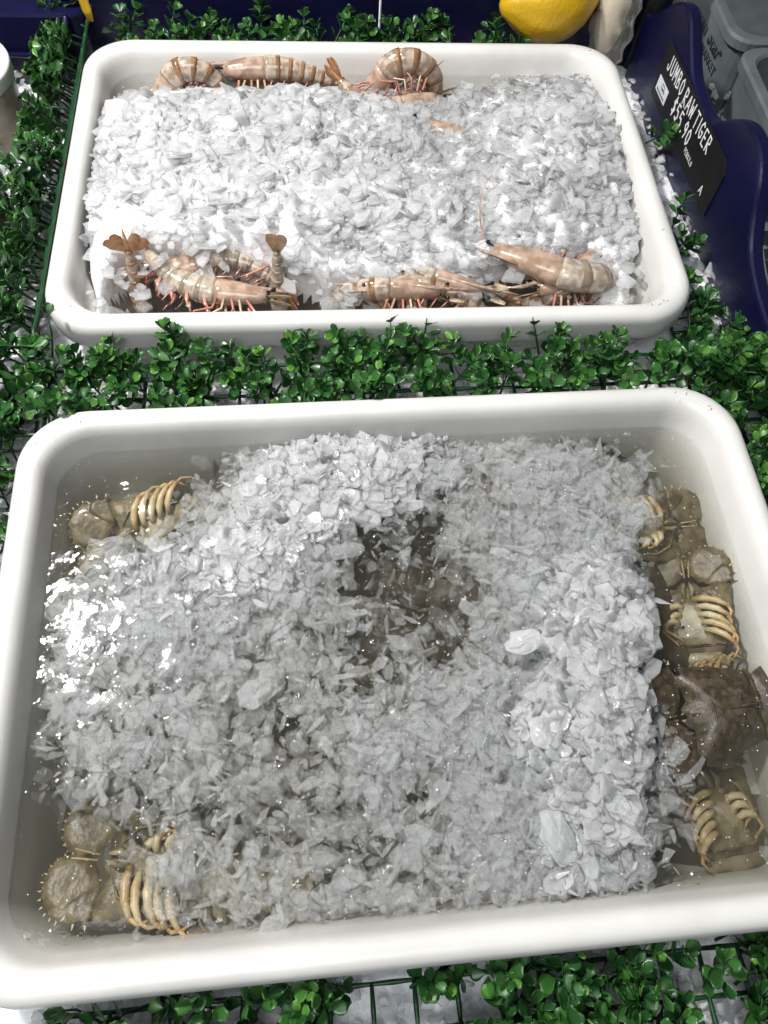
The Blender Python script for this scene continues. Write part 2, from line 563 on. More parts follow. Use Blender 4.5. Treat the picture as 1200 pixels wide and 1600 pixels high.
water(BACK, ZW_B, M['water_back'], 'clear meltwater round the prawns in the rear tub', 0.0012, 3)
water(FRONT, ZW_F, M['water_front'], 'cloudy brownish meltwater filling the front tub', 0.0016, 5)

# ------------------------------------------------------------------ crushed ice


def flakes(pos, size, normal, spin, elong, thick, rng, bend=0.12):
    """irregular curved plates; returns V, F, per-vertex owner. separate top / side / bottom verts keep crisp edges"""
    Vs = []; Fs = []; Os = []; base = 0
    N = len(pos)
    ns = rng.integers(5, 9, N)
    for n in range(5, 9):
        idx = np.where(ns == n)[0]
        k = len(idx)
        if k == 0: continue
        ang = (np.arange(n)[None, :] + rng.uniform(-0.36, 0.36, (k, n))) * 2 * np.pi / n
        rad = rng.uniform(0.62, 1.12, (k, n)) * size[idx][:, None] / 2
        x = rad * np.cos(ang) * elong[idx][:, None]; y = rad * np.sin(ang)
        th = thick[idx][:, None]
        bnd = bend * (rng.uniform(-1, 1, (k, 1))) / np.maximum(size[idx][:, None], 1e-4)
        tap = rng.uniform(-0.7, 0.7, (k, 1)) * th / np.maximum(size[idx][:, None], 1e-4)

        def zz(x, y, s): return bnd * (x * x + 0.4 * y * y) + s * (th / 2 + tap * x)
        jt = rng.normal(0, 0.10, (k, n)) * th
        top = np.stack([x * 0.93, y * 0.93, zz(x, y, 1) + jt], -1); bot = np.stack([x, y, zz(x, y, -1) + jt], -1)
        ct = np.stack([np.zeros((k, 1)), np.zeros((k, 1)), th / 2 + rng.normal(0, 0.12, (k, 1)) * th], -1)
        cb = np.stack([np.zeros((k, 1)), np.zeros((k, 1)), -th / 2], -1)
        L = np.concatenate([top, ct, bot, cb, top, bot], 1)      # 4n+2
        nn = normal[idx]; ref = np.where(np.abs(nn[:, 2:3]) > 0.9, np.array([[1., 0, 0]]), np.array([[0, 0, 1.]]))
        a = np.cross(ref, nn); a /= np.linalg.norm(a, axis=1, keepdims=True)
        b = np.cross(nn, a)
        cs, sn = np.cos(spin[idx])[:, None], np.sin(spin[idx])[:, None]
        a2 = a * cs + b * sn; b2 = -a * sn + b * cs
        P = L[:, :, 0:1] * a2[:, None, :] + L[:, :, 1:2] * b2[:, None, :] + L[:, :, 2:3] * nn[:, None, :] + pos[idx][:, None, :]
        m = 4 * n + 2
        f = []
        for j in range(n):
            j2 = (j + 1) % n
            f.append((j, j2, n)); f.append((n + 1 + j2, n + 1 + j, 2 * n + 1))
            t0, b0 = 2 * n + 2, 3 * n + 2
            f.append((b0 + j, b0 + j2, t0 + j2)); f.append((b0 + j, t0 + j2, t0 + j))
        f = np.array(f)
        Vs.append(P.reshape(-1, 3)); Fs.append((f[None] + (np.arange(k) * m)[:, None, None] + base).reshape(-1, 3))
        Os.append(np.repeat(idx, m)); base += k * m
    return np.concatenate(Vs), np.concatenate(Fs), np.concatenate(Os)


def tilt_normals(N, spread, rng):
    a = rng.uniform(0, 2 * np.pi, N); t = np.abs(rng.normal(0, 1, N)) * spread
    t = np.minimum(t, 1.5)
    return np.stack([np.sin(t) * np.cos(a), np.sin(t) * np.sin(a), np.cos(t)], -1)


def inside_tub(u, v, z, pad):
    """inside the rounded inner wall at depth z"""
    e = 0.0275 + np.clip((-0.02 - z), 0, 0.1) * 0.14 + pad
    hx, hy = W / 2 - e, D / 2 - e
    r = 0.036
    ax, ay = np.abs(u) - (hx - r), np.abs(v) - (hy - r)
    return np.where((ax > 0) & (ay > 0), ax * ax + ay * ay < r * r, (ax < r) & (ay < r))


DENS_FRONT = """0000001346789999988766677664211000
0000112346789999987766677654210000
0111122346789999987777777765321000
0111122346889999987777788876542100
0111123457899998877777888888742100
0112223568999887766677888999631100
0123445678999876555677889998510000
0124678899998754344567889987300000
0246788999988653333567889885200000
0357899998887654444567899874100000
0357889988776665544567899874000000
0367788887766555555678899873000000
0367777777666555666778899862000000
0256777776666666777888899851000000
0146777776666677778888998840000000
0146777776655678888889998741000000
0146666666655678778889988653100000
0013455666555667667778888764100000
0011345555555566777888888764210000
0001124566666566778898877542100000
0000124566666666778888887531000000
0000014566666766778888887520000000
0000013445556666778888875310000000
0000013445555555666666654200000000"""
HIGH_FRONT = """0000000000012333222210000000000000
0000000000112333222210000000000000
0000000000112333222100000000000000
0000000001122333321100000000000000
0000000001222233221100000000000000
0000000001222222210000000000000000
0000001112222211100000000000000000
0000011122211110000000000000000000
0000011122211000000000001110000000
0000011111110000000000112221000000
0000001111100000000001123452000000
0000000000000000000000134652000000
0000000000000000000000235751000000
0000000000000000000000246840000000
0000000000000000000011346730000000
0000000000000000000012357620000000
0000000000000000000012357510000000
0000000000000000000001345300000000
0000000000000000000001233100000000
0000000000000000000001122100000000
0000000000000000000001111000000000
0000000000000000000001110000000000
0000000000000000000000000000000000
0000000000000000000000000000000000"""
DENS_BACK = """0000000000000000000000000111111111
0000000000000000112211111223334433
0000000000000011223322223345666654
1111122222222333445543344567778765
2334455566666666677655556678888865
3456678899999999988776777889999875
4667788999999999998877778889999876
4778889999999999999888888888899876
5888899999999999999988888888999886
5899999999999999999988877888999996
5899999999999999999988877888999996
5899999999999999999998888899999985
4899999999999999999999888999999985
4799999999999999999999999999999974
3799889999999999999999999999999963
3687778899999999999999988899999863
2576566778888899999998888788888753
1465444554556778888877665555566542
1364333333345566666665544333345421
1354322222233444444444433333456420
0354322222233344333333333333456310
0244322222233344333333333333455310
0244322222233344333333333333465200
0244322222233344333333333333564200"""
HIGH_BACK = """0000000000000000000000000000000000
0000000000000000000000000000001100
0000000000000000000000001111111110
0000000000000000000000011111122210
1111112222222222111100011122233221
1222333333333333322110011223334322
2233444444444444332110112234444332
2345555555555444433211112456655432
2455666665555544433211123567765432
2456666666555544433211223577775432
2456666666655544433211223577776432
2456666666655554443222223577765432
2456666666655555444322224566665421
2456666666665555554333223455554321
2456667777766666555443223344443211
1355566777766666665554322333432210
1244556666677777666664322223332210
0123334444555555555543222222222110
0011222223333333333332111122221100
0000111111111111111111111111111000
0000000000000000000000000000000000
0000000000000000000000000000000000
0000000000000000000000000000000000
0000000000000000000000000000000000"""



class Heap:
    def __init__(s, fr, dens, high, zw, hs, seed, na):
        s.na = na
        s.fr, s.d, s.h, s.zw, s.hs, s.seed = fr, grid_map(dens), grid_map(high), zw, hs, seed

    def top(s, u, v):
        h = look(s.h, u, v)
        n = vnoise(u * 34, v * 34, s.seed) * 0.6 + vnoise(u * 80, v * 80, s.seed + 1) * 0.4 - 0.45
        return s.zw + h * s.hs + n * (s.na + 0.0024 * np.minimum(h, 5))

    def dens(s, u, v):
        n = vnoise(u * 26, v * 26, s.seed + 5) * 0.6 + vnoise(u * 60, v * 60, s.seed + 6) * 0.4
        return np.clip((look(s.d, u, v) / 9 - 0.17) / 0.83 + (n - 0.5) * 0.45 * (look(s.d, u, v) > 1.7), 0, 1)


def s_zw(hp): return hp.zw


def make_heap(hp, N, smed, ssig, deep, spread, wet_needles, rng, sink=0.0, pw=1.7, clear=0.0, hmax=99):
    u = rng.uniform(-W / 2, W / 2, N); v = rng.uniform(-D / 2, D / 2, N)
    de = hp.dens(u, v)
    keep = rng.uniform(0, 1, N) < de ** pw
    u, v, de = u[keep], v[keep], de[keep]
    tp = hp.top(u, v)
    h = look(hp.h, u, v)
    dep = (rng.exponential(1.0, len(u)) - 0.35) * deep * (0.35 + 0.65 * de)
    z = tp - dep - sink * np.clip(1.6 - h * 0.55, 0, 1)
    sz = np.exp(rng.normal(math.log(smed), ssig, len(u)))
    sz = np.clip(sz, smed * 0.35, smed * 2.3)
    ok = inside_tub(u, v, z, sz * 0.42) & (z > -0.105) & (h < hmax)
    u, v, z, sz, h, de = u[ok], v[ok], z[ok], sz[ok], h[ok], de[ok]
    n = len(u)
    nd = rng.uniform(0, 1, n) < wet_needles * np.where(h < 1.5, 1, 0.25)
    sp = np.where(nd, 0.6, spread * (0.7 + 0.6 * np.minimum(h, 4) / 4))
    nr = tilt_normals(n, sp, rng)
    el = np.where(nd, rng.uniform(1.4, 2.6, n), rng.uniform(0.9, 1.5, n))
    szz = np.where(nd, sz * 0.55, sz)
    el = np.where(nd & (rng.uniform(0, 1, n) < 0.6), el * 1.9, el)
    szz = np.where(el > 2.6, szz * 0.52, szz)
    th = np.clip(szz * rng.uniform(0.09, 0.20, n), 0.0006, 0.0026)
    V, F, O = flakes(np.stack([u, v, z], -1), szz, nr, rng.uniform(0, 6.28, n), el, th, rng)
    if clear == 0:
        rn = rng.uniform(0, 1, n) * 0.55 + 0.085 * np.minimum(h, 7) + 0.35 * (vnoise(u * 22, v * 22, 55) - 0.5)
    else: rn = rng.uniform(0, 1, n) * (1 - clear * (1 - de)) - clear * 0.35 * (h < 1.2)
    wetf = (z > s_zw(hp) + 0.0005)[O]
    return V, F, rn[O], wetf[F[:, 0]].astype(int)


HB = Heap(BACK, DENS_BACK, HIGH_BACK, ZW_B, 0.0058, 2, 0.003)
HF = Heap(FRONT, DENS_FRONT, HIGH_FRONT, ZW_F, 0.0031, 9, 0.0015)

V, F, rn, dry = make_heap(HB, 26000, 0.0118, 0.65, 0.0036, 0.26, 0.12, RNG, 0.0, 2.3)
o = link('crushed_ice', np_mesh('crushed_ice', V, F, [M['wetice'], M['ice']], rn, mi=dry), None, BACK.m)
tag(o, 'bright white heap of crushed ice covering the prawns in the rear tub', 'crushed ice', None, 'stuff')
V, F, rn, dry = make_heap(HF, 46000, 0.0098, 0.60, 0.0055, 0.32, 0.55, RNG, 0.0044, 2.2, 0.7)
o = link('crushed_ice', np_mesh('crushed_ice', V, F, [M['wetice'], M['ice']], rn, mi=dry), None, FRONT.m)
tag(o, 'grey slush of floating ice flakes spread over the front tub', 'crushed ice', None, 'stuff')
V, F, rn, dry = make_heap(HF, 6500, 0.0120, 0.45, 0.0030, 0.6, 1.0, RNG, 0.0024, 1.6, 0.0, 3.0)
o = link('ice_slivers', np_mesh('ice_slivers', V, F, [M['wetice'], M['ice']], np.clip(rn * 0.7 + 0.35, 0, 1.2), mi=dry), None, FRONT.m)
tag(o, 'thin needle like ice slivers among the floating flakes of the front tub', 'ice slivers', None, 'stuff')


def packed(hp, thr, drop, label, step=0.003, m='pack', wet=0.012):
    """the packed ice a few flakes down"""
    nu, nv = int(W / step), int(D / step)
    uu, vv = np.meshgrid(np.linspace(-W / 2, W / 2, nu), np.linspace(-D / 2, D / 2, nv))
    u, v = uu.ravel(), vv.ravel()
    de = look(hp.d, u, v) / 9; h = look(hp.h, u, v)
    t = hp.top(u, v) - drop + 0.005 * (vnoise(u * 110, v * 110, 31) - 0.5) + 0.003 * (vnoise(u * 240, v * 240, 32) - 0.5)
    fall = np.clip((thr - de) * 0.5, 0, 0.06) + np.clip((1.2 - h) * wet, 0, 0.05)
    z = t - fall - (0.0035 if m == 'slush' else 0) * (h < 1)
    keep = inside_tub(u, v, np.full_like(u, -0.03), 0.0015)
    F = []
    idx = np.arange(nu * nv).reshape(nv, nu)
    a, b, c, d = idx[:-1, :-1].ravel(), idx[:-1, 1:].ravel(), idx[1:, 1:].ravel(), idx[1:, :-1].ravel()
    ok = keep[a] & keep[b] & keep[c] & keep[d]
    lo = np.maximum.reduce([z[a], z[b], z[c], z[d]]) > hp.zw - 0.022
    ok &= lo
    F = np.concatenate([np.stack([a, b, c], -1)[ok], np.stack([a, c, d], -1)[ok]])
    V = np.stack([u, v, z], -1)
    used = np.unique(F); re = np.zeros(len(V), int); re[used] = np.arange(len(used))
    o = link('packed_ice', np_mesh('packed_ice', V[used], re[F], M[m], np.clip((de[used] - 0.66) * 2.3 + (vnoise(u[used] * 30, v[used] * 30, 77) - .5) * .5, 0, 1)), None, hp.fr.m)
    return tag(o, label, 'packed ice', None, 'stuff')


packed(HB, 0.55, 0.0008, 'solid white packed ice beneath the loose flakes in the rear tub')
packed(HF, 0.50, 0.0060, 'milky slush beneath the loose flakes in the front tub', m='slush', wet=0.002)


def big_flake(fr, u, v, z, w, l, th, spin, tilt, label, seed, m='ice'):
    rng = np.random.default_rng(seed)
    b = MB()
    n = 15
    out = []
    for i in range(n):
        a = 2 * math.pi * i / n
        r = rng.uniform(0.80, 1.08)
        out.append((l / 2 * r * math.cos(a), w / 2 * r * math.sin(a)))
    b.dome(out, th * 0.6, th * 0.5, bumps=th * 0.16, rings=(1.0, 0.9, 0.72, 0.45, 0.2))
    mt = fr.m @ Matrix.Translation((u, v, z)) @ Matrix.Rotation(spin, 4, 'Z') @ Matrix.Rotation(tilt[0], 4, 'X') @ Matrix.Rotation(tilt[1], 4, 'Y')
    o = b.build('ice_flake', M[m], None, False, mt)
    a = o.data.attributes.new('rnd', 'FLOAT', 'POINT')
    a.data.foreach_set('value', [rng.uniform(0.9, 1.3)] * len(o.data.vertices))
    tag(o, label, 'ice flake', 'large loose flakes on the slush')


for args in [
    (0.090, -0.154, -0.024, 0.026, 0.044, 0.0045, R(112), (0.10, -0.25), 'largest pointed white ice flake, lying alone near the tub\'s front wall', 1),
    (0.090, -0.081, -0.019, 0.021, 0.030, 0.004, R(95), (0.12, 0.1), 'squarish smooth white ice slab at the front foot of the tall ice ridge', 2),
    (0.053, 0.159, -0.032, 0.024, 0.030, 0.003, R(20), (0.1, 0.1), 'wide pale ice flake beside brown shell near the back wall', 3, 'wetice'),
    (-0.125, -0.030, -0.0335, 0.024, 0.034, 0.003, R(30), (0.05, 0.2), 'broad glassy ice flake left of the dark gaps in the slush', 4, 'wetice'),
    (-0.048, 0.086, -0.0325, 0.016, 0.034, 0.003, R(10), (0.15, 0.1), 'long flat ice flake bordering the brown hole in the slush', 5, 'wetice'),
    (-0.240, 0.093, -0.0325, 0.018, 0.022, 0.0035, R(60), (0.2, 0.1), 'rounded clear ice flake below the upturned bug in the back left corner', 6, 'wetice'),
    (0.086, -0.012, -0.010, 0.022, 0.030, 0.004, R(10), (0.2, -0.15), 'milky ice slab on the crest of the tall ice ridge', 7),
    (-0.116, -0.195, -0.033, 0.018, 0.026, 0.0035, R(40), (0.1, 0.1), 'grey rounded ice flake against the front wall of the near tub', 8, 'wetice'),
]:
    big_flake(FRONT, *args)


def bubbles(fr, zw, N, rng, label, g):
    u = rng.uniform(-W / 2, W / 2, N); v = rng.uniform(-D / 2, D / 2, N)
    z = np.full(N, zw + 0.0003)
    ok = inside_tub(u, v, z, 0.002)
    u, v, z = u[ok], v[ok], z[ok]; n = len(u)
    r = np.clip(np.exp(rng.normal(math.log(0.00040), 0.4, n)), 0.0002, 0.0014)
    o = np.array([[1, 0, 0], [0, 1, 0], [-1, 0, 0], [0, -1, 0], [0, 0, 1], [0, 0, -1]], float)
    f = np.array([[0, 1, 4], [1, 2, 4], [2, 3, 4], [3, 0, 4], [1, 0, 5], [2, 1, 5], [3, 2, 5], [0, 3, 5]])
    V = (np.stack([u, v, z], -1)[:, None] + o[None] * r[:, None, None]).reshape(-1, 3)
    F = (f[None] + (np.arange(n) * 6)[:, None, None]).reshape(-1, 3)
    ob = link('bubbles', np_mesh('bubbles', V, F, M['bubble']), None, fr.m)
    tag(ob, label, 'bubbles', None, 'stuff')


bubbles(FRONT, ZW_F, 2600, RNG, 'tiny bright bubbles floating on the front tub water', 1)
bubbles(BACK, ZW_B, 500, RNG, 'tiny bright bubbles floating on the rear tub water', 2)


# ------------------------------------------------------------------ flathead bugs (in the front tub)


def toothed(cx, cy_, rx, ry, a0, a1, teeth, depth, n=44, rot=0.0):
    pts = []
    for i in range(n):
        a = 2 * math.pi * i / n
        k = 1.0
        if a0 <= math.degrees(a) <= a1:
            k = 1 + depth * (abs(((math.degrees(a) - a0) / (a1 - a0) * teeth) % 1.0 - 0.5) * 2) - depth * .3
        x, y = rx * k * math.cos(a), ry * k * math.sin(a)
        pts.append((cx + x * math.cos(rot) - y * math.sin(rot), cy_ + x * math.sin(rot) + y * math.cos(rot)))
    return pts


def make_bug(m, label, curl=False, leg_spread=1.0, seed=0, seen='both'):
    random.seed(seed)
    t = thing('flathead_bug', label, 'bug', m, 'flathead bugs in the front tub')
    # carapace, wide in front
    b = MB()
    half = [(0.0, 0.036), (0.006, 0.040), (0.012, 0.033), (0.020, 0.034), (0.028, 0.038), (0.036, 0.038), (0.0405, 0.034), (0.040, 0.026),
            (0.0385, 0.022), (0.0395, 0.016), (0.0375, 0.010), (0.0375, 0.003), (0.0345, -0.006), (0.0325, -0.016), (0.0295, -0.026), (0.026, -0.033),
            (0.014, -0.0355)]
    out = [(x, y) for x, y in half] + [(0.0, -0.034)] + [(-x, y) for x, y in reversed(half[1:])]
    b.dome(out[::-1], 0.0150, 0.003, 0, 1, bumps=0.0006, hb=0.0025, rings=(1.0, 0.95, 0.85, 0.66, 0.42, 0.2), pw=2.4)
    cp = b.build('carapace', [M['shell'], M['olive']], t)
    # raised ridges: the median keel and the curved front ridge
    b = MB()
    b.tube([(0, 0.034, 0.0050), (0, 0.02, 0.0128), (0, 0.0, 0.0146), (0, -0.02, 0.0120), (0, -0.033, 0.0035)], [0.0008, 0.0012, 0.0013, 0.0012, 0.0006], 6)
    b.tube([(-0.038, 0.030, 0.0025), (-0.026, 0.024, 0.0086), (-0.013, 0.019, 0.0124), (0, 0.018, 0.0134), (0.013, 0.019, 0.0124), (0.026, 0.024, 0.0086), (0.038, 0.030, 0.0025)],
           [0.0007, 0.0012, 0.0014, 0.0014, 0.0014, 0.0012, 0.0007], 6)
    b.build('ridge', M['shell'], cp)
    for s in (-1, 1):
        # outer flat antenna plate with teeth, and the smaller plate behind it
        b = MB()
        o = toothed(s * 0.0215, 0.0565, 0.0222, 0.0195, 0, 200 if s > 0 else 360, 13, 0.10, rot=s * -0.5)
        b.dome(o, 0.0042, 0.002, 0, 1, bumps=0.0006, zc=0.001)
        ap = b.build('antenna_plate', [M['shell'], M['olive']], t)
        b = MB()
        for k in range(13):
            a = R(5 + 14 * k)
            x, y = s * 0.0215 + 0.0228 * math.cos(a), 0.0565 + 0.0198 * math.sin(a)
            b.tube([(x, y, 0.0012), (x + 0.0028 * math.cos(a), y + 0.0028 * math.sin(a), 0.0016)], [0.0010, 0.0002], 5)
        b.build('spines', M['spine'], ap)
        b = MB()
        o = [(s * x, y) for x, y in [(0.017, 0.036), (0.024, 0.047), (0.034, 0.056), (0.041, 0.053), (0.0445, 0.046), (0.0415, 0.043), (0.044, 0.038), (0.038, 0.0365), (0.030, 0.034)]]
        b.dome(o if s < 0 else o[::-1], 0.0046, 0.002, 0, 1, bumps=0.0005, zc=-0.0012)
        sp = b.build('side_plate', [M['shell'], M['olive']], t)
        b = MB()
        for (x, y, dx, dy) in [(0.041, 0.053, .0035, .0025), (0.0445, 0.046, .0042, 0), (0.044, 0.038, .004, -.001)]:
            b.tube([(s * x, y, -0.001), (s * (x + dx), y + dy, -0.0008)], [0.0012, 0.0002], 5)
        b.build('spines', M['spine'], sp)
        b = MB(); b.ball((s * 0.0375, 0.0375, 0.0055), 0.0028)
        b.build('eye', M['eye'], t)
        b = MB()
        b.tube([(s * 0.002, 0.044, -0.002), (s * 0.003, 0.060, -0.001), (s * 0.0045, 0.072, 0.001)], [0.0011, 0.0008, 0.0004], 5)
        b.build('feeler', M['leg'], t)
    # abdomen
    y = -0.033; z = 0.0; ang = 0.0
    for i in range(6):
        w_ = 0.027 - 0.0022 * i; l = 0.0125 - 0.0006 * i
        b = MB()
        o = []
        for s in (1, -1):
            seg = [(w_ * .9, 0.0), (w_, -l * .35), (w_ + 0.004, -l * 1.15), (w_ * .86, -l * .95), (w_ * .5, -l * 1.02)]
            o += [(s * px, py) for px, py in (seg if s > 0 else seg[::-1])]
        b.dome(o[::-1], 0.0085 - 0.0006 * i, 0.002, 0, 1, bumps=0.0005, hb=0.002)
        mm = Matrix.Translation((0, y, z)) @ Matrix.Rotation(ang, 4, 'X')
        b.build('abdomen_segment', [M['shell'], M['under']], t, m=mm)
        dy, dz = -l * 0.86 * math.cos(ang), -l * 0.86 * math.sin(ang)
        y += dy; z += dz
        ang += R({1: 28, 2: 44, -1: -24, -2: -44, 0: 4}[int(curl)])
    for k, a in enumerate((-46, -24, 0, 24, 46)):
        b = MB()
        L = 0.030 if k != 2 else 0.028
        o = [(0.004, 0), (0.0085, -L * .5), (0.0075, -L * .9), (0.003, -L), (-0.003, -L), (-0.0075, -L * .9), (-0.0085, -L * .5), (-0.004, 0)]
        b.dome(o[::-1], 0.0014, 0.0008, 0, 1)
        mm = Matrix.Translation((0, y, z)) @ Matrix.Rotation(ang, 4, 'X') @ Matrix.Translation((0.0045 * (k - 2), 0, -0.0006 * abs(k - 2))) @ Matrix.Rotation(R(a * 0.8), 4, 'Z')
        b.build('tail_lobe', [M['olive'], M['under']], t, m=mm)
    # the cream breast plate and five pairs of folded legs
    b = MB()
    o = [(0.006, 0.022), (0.010, 0.010), (0.015, -0.004), (0.019, -0.018), (0.021, -0.028), (-0.021, -0.028), (-0.019, -0.018), (-0.015, -0.004), (-0.010, 0.010), (-0.006, 0.022)]
    b.dome(o[::-1], 0.001, 0.0035, 0, 0, zc=-0.0055)
    for s in (-1, 1):
        for k in range(5):      # knobs where the legs join
            b.ball((s * (0.0055 + 0.0024 * k), 0.018 - 0.0085 * k, -0.0085), (0.0036, 0.0032, 0.0022), nu=8, nv=6)
        b.tube([(s * 0.003, 0.020, -0.0085), (s * 0.0045, 0.029, -0.0095), (s * 0.0025, 0.037, -0.0075)], [0.0024, 0.0028, 0.0009], 6, flat=0.6)
        b.tube([(s * 0.012, 0.030, -0.0045), (s * 0.024, 0.022, -0.0055), (s * 0.030, 0.006, -0.0055), (s * 0.028, -0.014, -0.005)], [0.0007, 0.0014, 0.0014, 0.0006], 5)
    b.build('breast_plate', M['under'], t)
    fan = {0: 1, 1: -1, 4: 1, 5: 1, 6: -1}.get(seed - 40, 1)
    for s in (-1, 1):
        for k in range(5):
            rj = lambda q: random.uniform(-q, q)
            far = s == fan
            if not far and k in (0, 4): continue
            y0 = 0.019 - 0.0080 * k
            x0 = 0.004 + 0.0022 * k
            z1 = -0.0112 - 0.0006 * k
            if far:      # the fanned side: long legs swept back, close together
                x1, y1 = (0.0350 + 0.0006 * k) * leg_spread + rj(.001), y0 - 0.0095 - 0.0012 * k + rj(.001)
                x2, y2 = x1 + 0.0030 + rj(.0007), y1 - 0.0060 + rj(.001)
                x3, y3 = x1 + 0.0005 + rj(.0015), y1 - 0.0125 + rj(.002)
            else:        # the tucked side: legs folded over the breast at odd angles
                x1, y1 = 0.019 + 0.0015 * k + rj(.004), y0 - 0.004 + rj(.004)
                x2, y2 = x1 + 0.0025 + rj(.002), y1 - 0.0060 + rj(.002)
                x3, y3 = x1 - 0.010 + rj(.004), y1 - 0.0135 + rj(.003)
            lg = MB()
            lg.tube([(s * x0, y0, z1 + .0025), (s * (x0 * .65 + x1 * .35), y0 * .65 + y1 * .35 + .0030, z1), (s * (x0 * .3 + x1 * .7), y0 * .3 + y1 * .7 + .0034, z1 - .0004), (s * x1, y1, z1)],
                    [0.0026, 0.0034, 0.0032, 0.0021], 8)
            lo = lg.build('leg', M['leg'], t)
            lg = MB()
            lg.tube([(s * x1, y1, z1), (s * x2, y2, z1 + .0005), (s * x3, y3, z1), (s * (x3 - .004), y3 - .005, z1 + .0002)], [0.0018, 0.0017, 0.0012, 0.0003], 7, flat=0.8)
            lg.build('leg_tip', M['legtip'], lo)
    return t


def bug_at(u, v, z, heading, flip, tilt=(0, 0), sc=1.0):
    m = FRONT.m @ Matrix.Translation((u, v, z)) @ Matrix.Rotation(R(heading - 90), 4, 'Z') @ Matrix.Rotation(R(tilt[0]), 4, 'X') @ Matrix.Rotation(R(tilt[1]), 4, 'Y')
    if flip: m = m @ Matrix.Rotation(math.pi, 4, 'Y')
    return m @ Matrix.Scale(sc, 4)


for k, (u, v, z, hd, fl, tl, sc, curl, ls, lab) in enumerate([
    (0.229, 0.100, -0.056, 4, True, (0, 10), 0.82, -1, 1.0, 'upturned cream bellied bug touching the back right wall'),
    (0.252, 0.012, -0.060, 82, True, (4, -30), 0.88, -2, 1.0, 'upturned bug with orange tipped legs by the right wall behind the dark brown bug'),
    (0.250, -0.070, -0.042, 186, False, (4, -6), 0.96, 2, 1.12, 'dark brown bug right side up by the right wall, toothed plates in front'),
    (0.208, 0.042, -0.064, 268, False, (0, 0), 0.95, True, 1.0, 'murky brown bug deeper in the water beside the tall ice ridge'),
    (0.236, -0.146, -0.074, 95, True, (0, 6), 0.92, -2, 0.9, 'blurred yellowish bug sunk in cloudy water in the front right corner'),
    (-0.200, -0.148, -0.062, 166, True, (4, 12), 1.0, 0, 1.04, 'upturned bug with orange legs in the front left corner'),
    (-0.212, 0.128, -0.060, 195, True, (4, -16), 0.95, 0, 1.0, 'upturned pale bug with fanned legs in the back left corner'),
    (0.000, 0.082, -0.080, 250, False, (0, 0), 0.85, True, 1.0, 'reddish brown bug showing through the hole in the middle of the slush'),
    (-0.072, 0.045, -0.074, 310, False, (0, 10), 1.0, True, 1.0, 'brown bug half hidden under flakes left of the hole in the slush'),
    (0.108, 0.150, -0.056, 200, False, (0, 0), 0.95, True, 1.0, 'brown bug peeping out under slush by the middle of the back wall'),
    (-0.162, -0.058, -0.088, 30, False, (0, 0), 1.0, True, 1.0, 'brown bug buried under thin slush on the left side'),
    (-0.045, -0.135, -0.074, 160, False, (0, 0), 1.05, True, 1.0, 'dark bug buried under the loose flakes along the front wall'),
    (0.020, -0.045, -0.076, 60, False, (0, 0), 1.05, True, 1.0, 'dark bug buried under the middle of the near slush'),
    (-0.120, 0.010, -0.076, 90, False, (0, 0), 1.0, True, 1.0, 'dark bug buried under the slush left of centre'),
    (0.060, 0.060, -0.070, 340, False, (0, 0), 1.0, True, 1.0, 'brown bug buried right of the hole in the slush'),
    (0.200, 0.030, -0.086, 120, False, (0, 0), 1.05, True, 1.0, 'dark bug on the floor beneath the right hand pile'),
    (-0.110, -0.105, -0.084, 350, False, (0, 0), 1.0, True, 1.0, 'dark bug under thin ice between the front left corner and the centre'),
    (0.045, -0.130, -0.066, 20, False, (0, 0), 1.0, True, 1.0, 'dark bug under the flakes behind the largest pointed ice flake'),
    (-0.205, 0.030, -0.084, 70, False, (0, 0), 1.0, True, 1.0, 'dark bug under the slush below the back left corner'),
]):
    make_bug(bug_at(u, v, z, hd, fl, tl, sc), lab, curl, ls, 40 + k)

# ------------------------------------------------------------------ tiger prawns (in the rear tub)


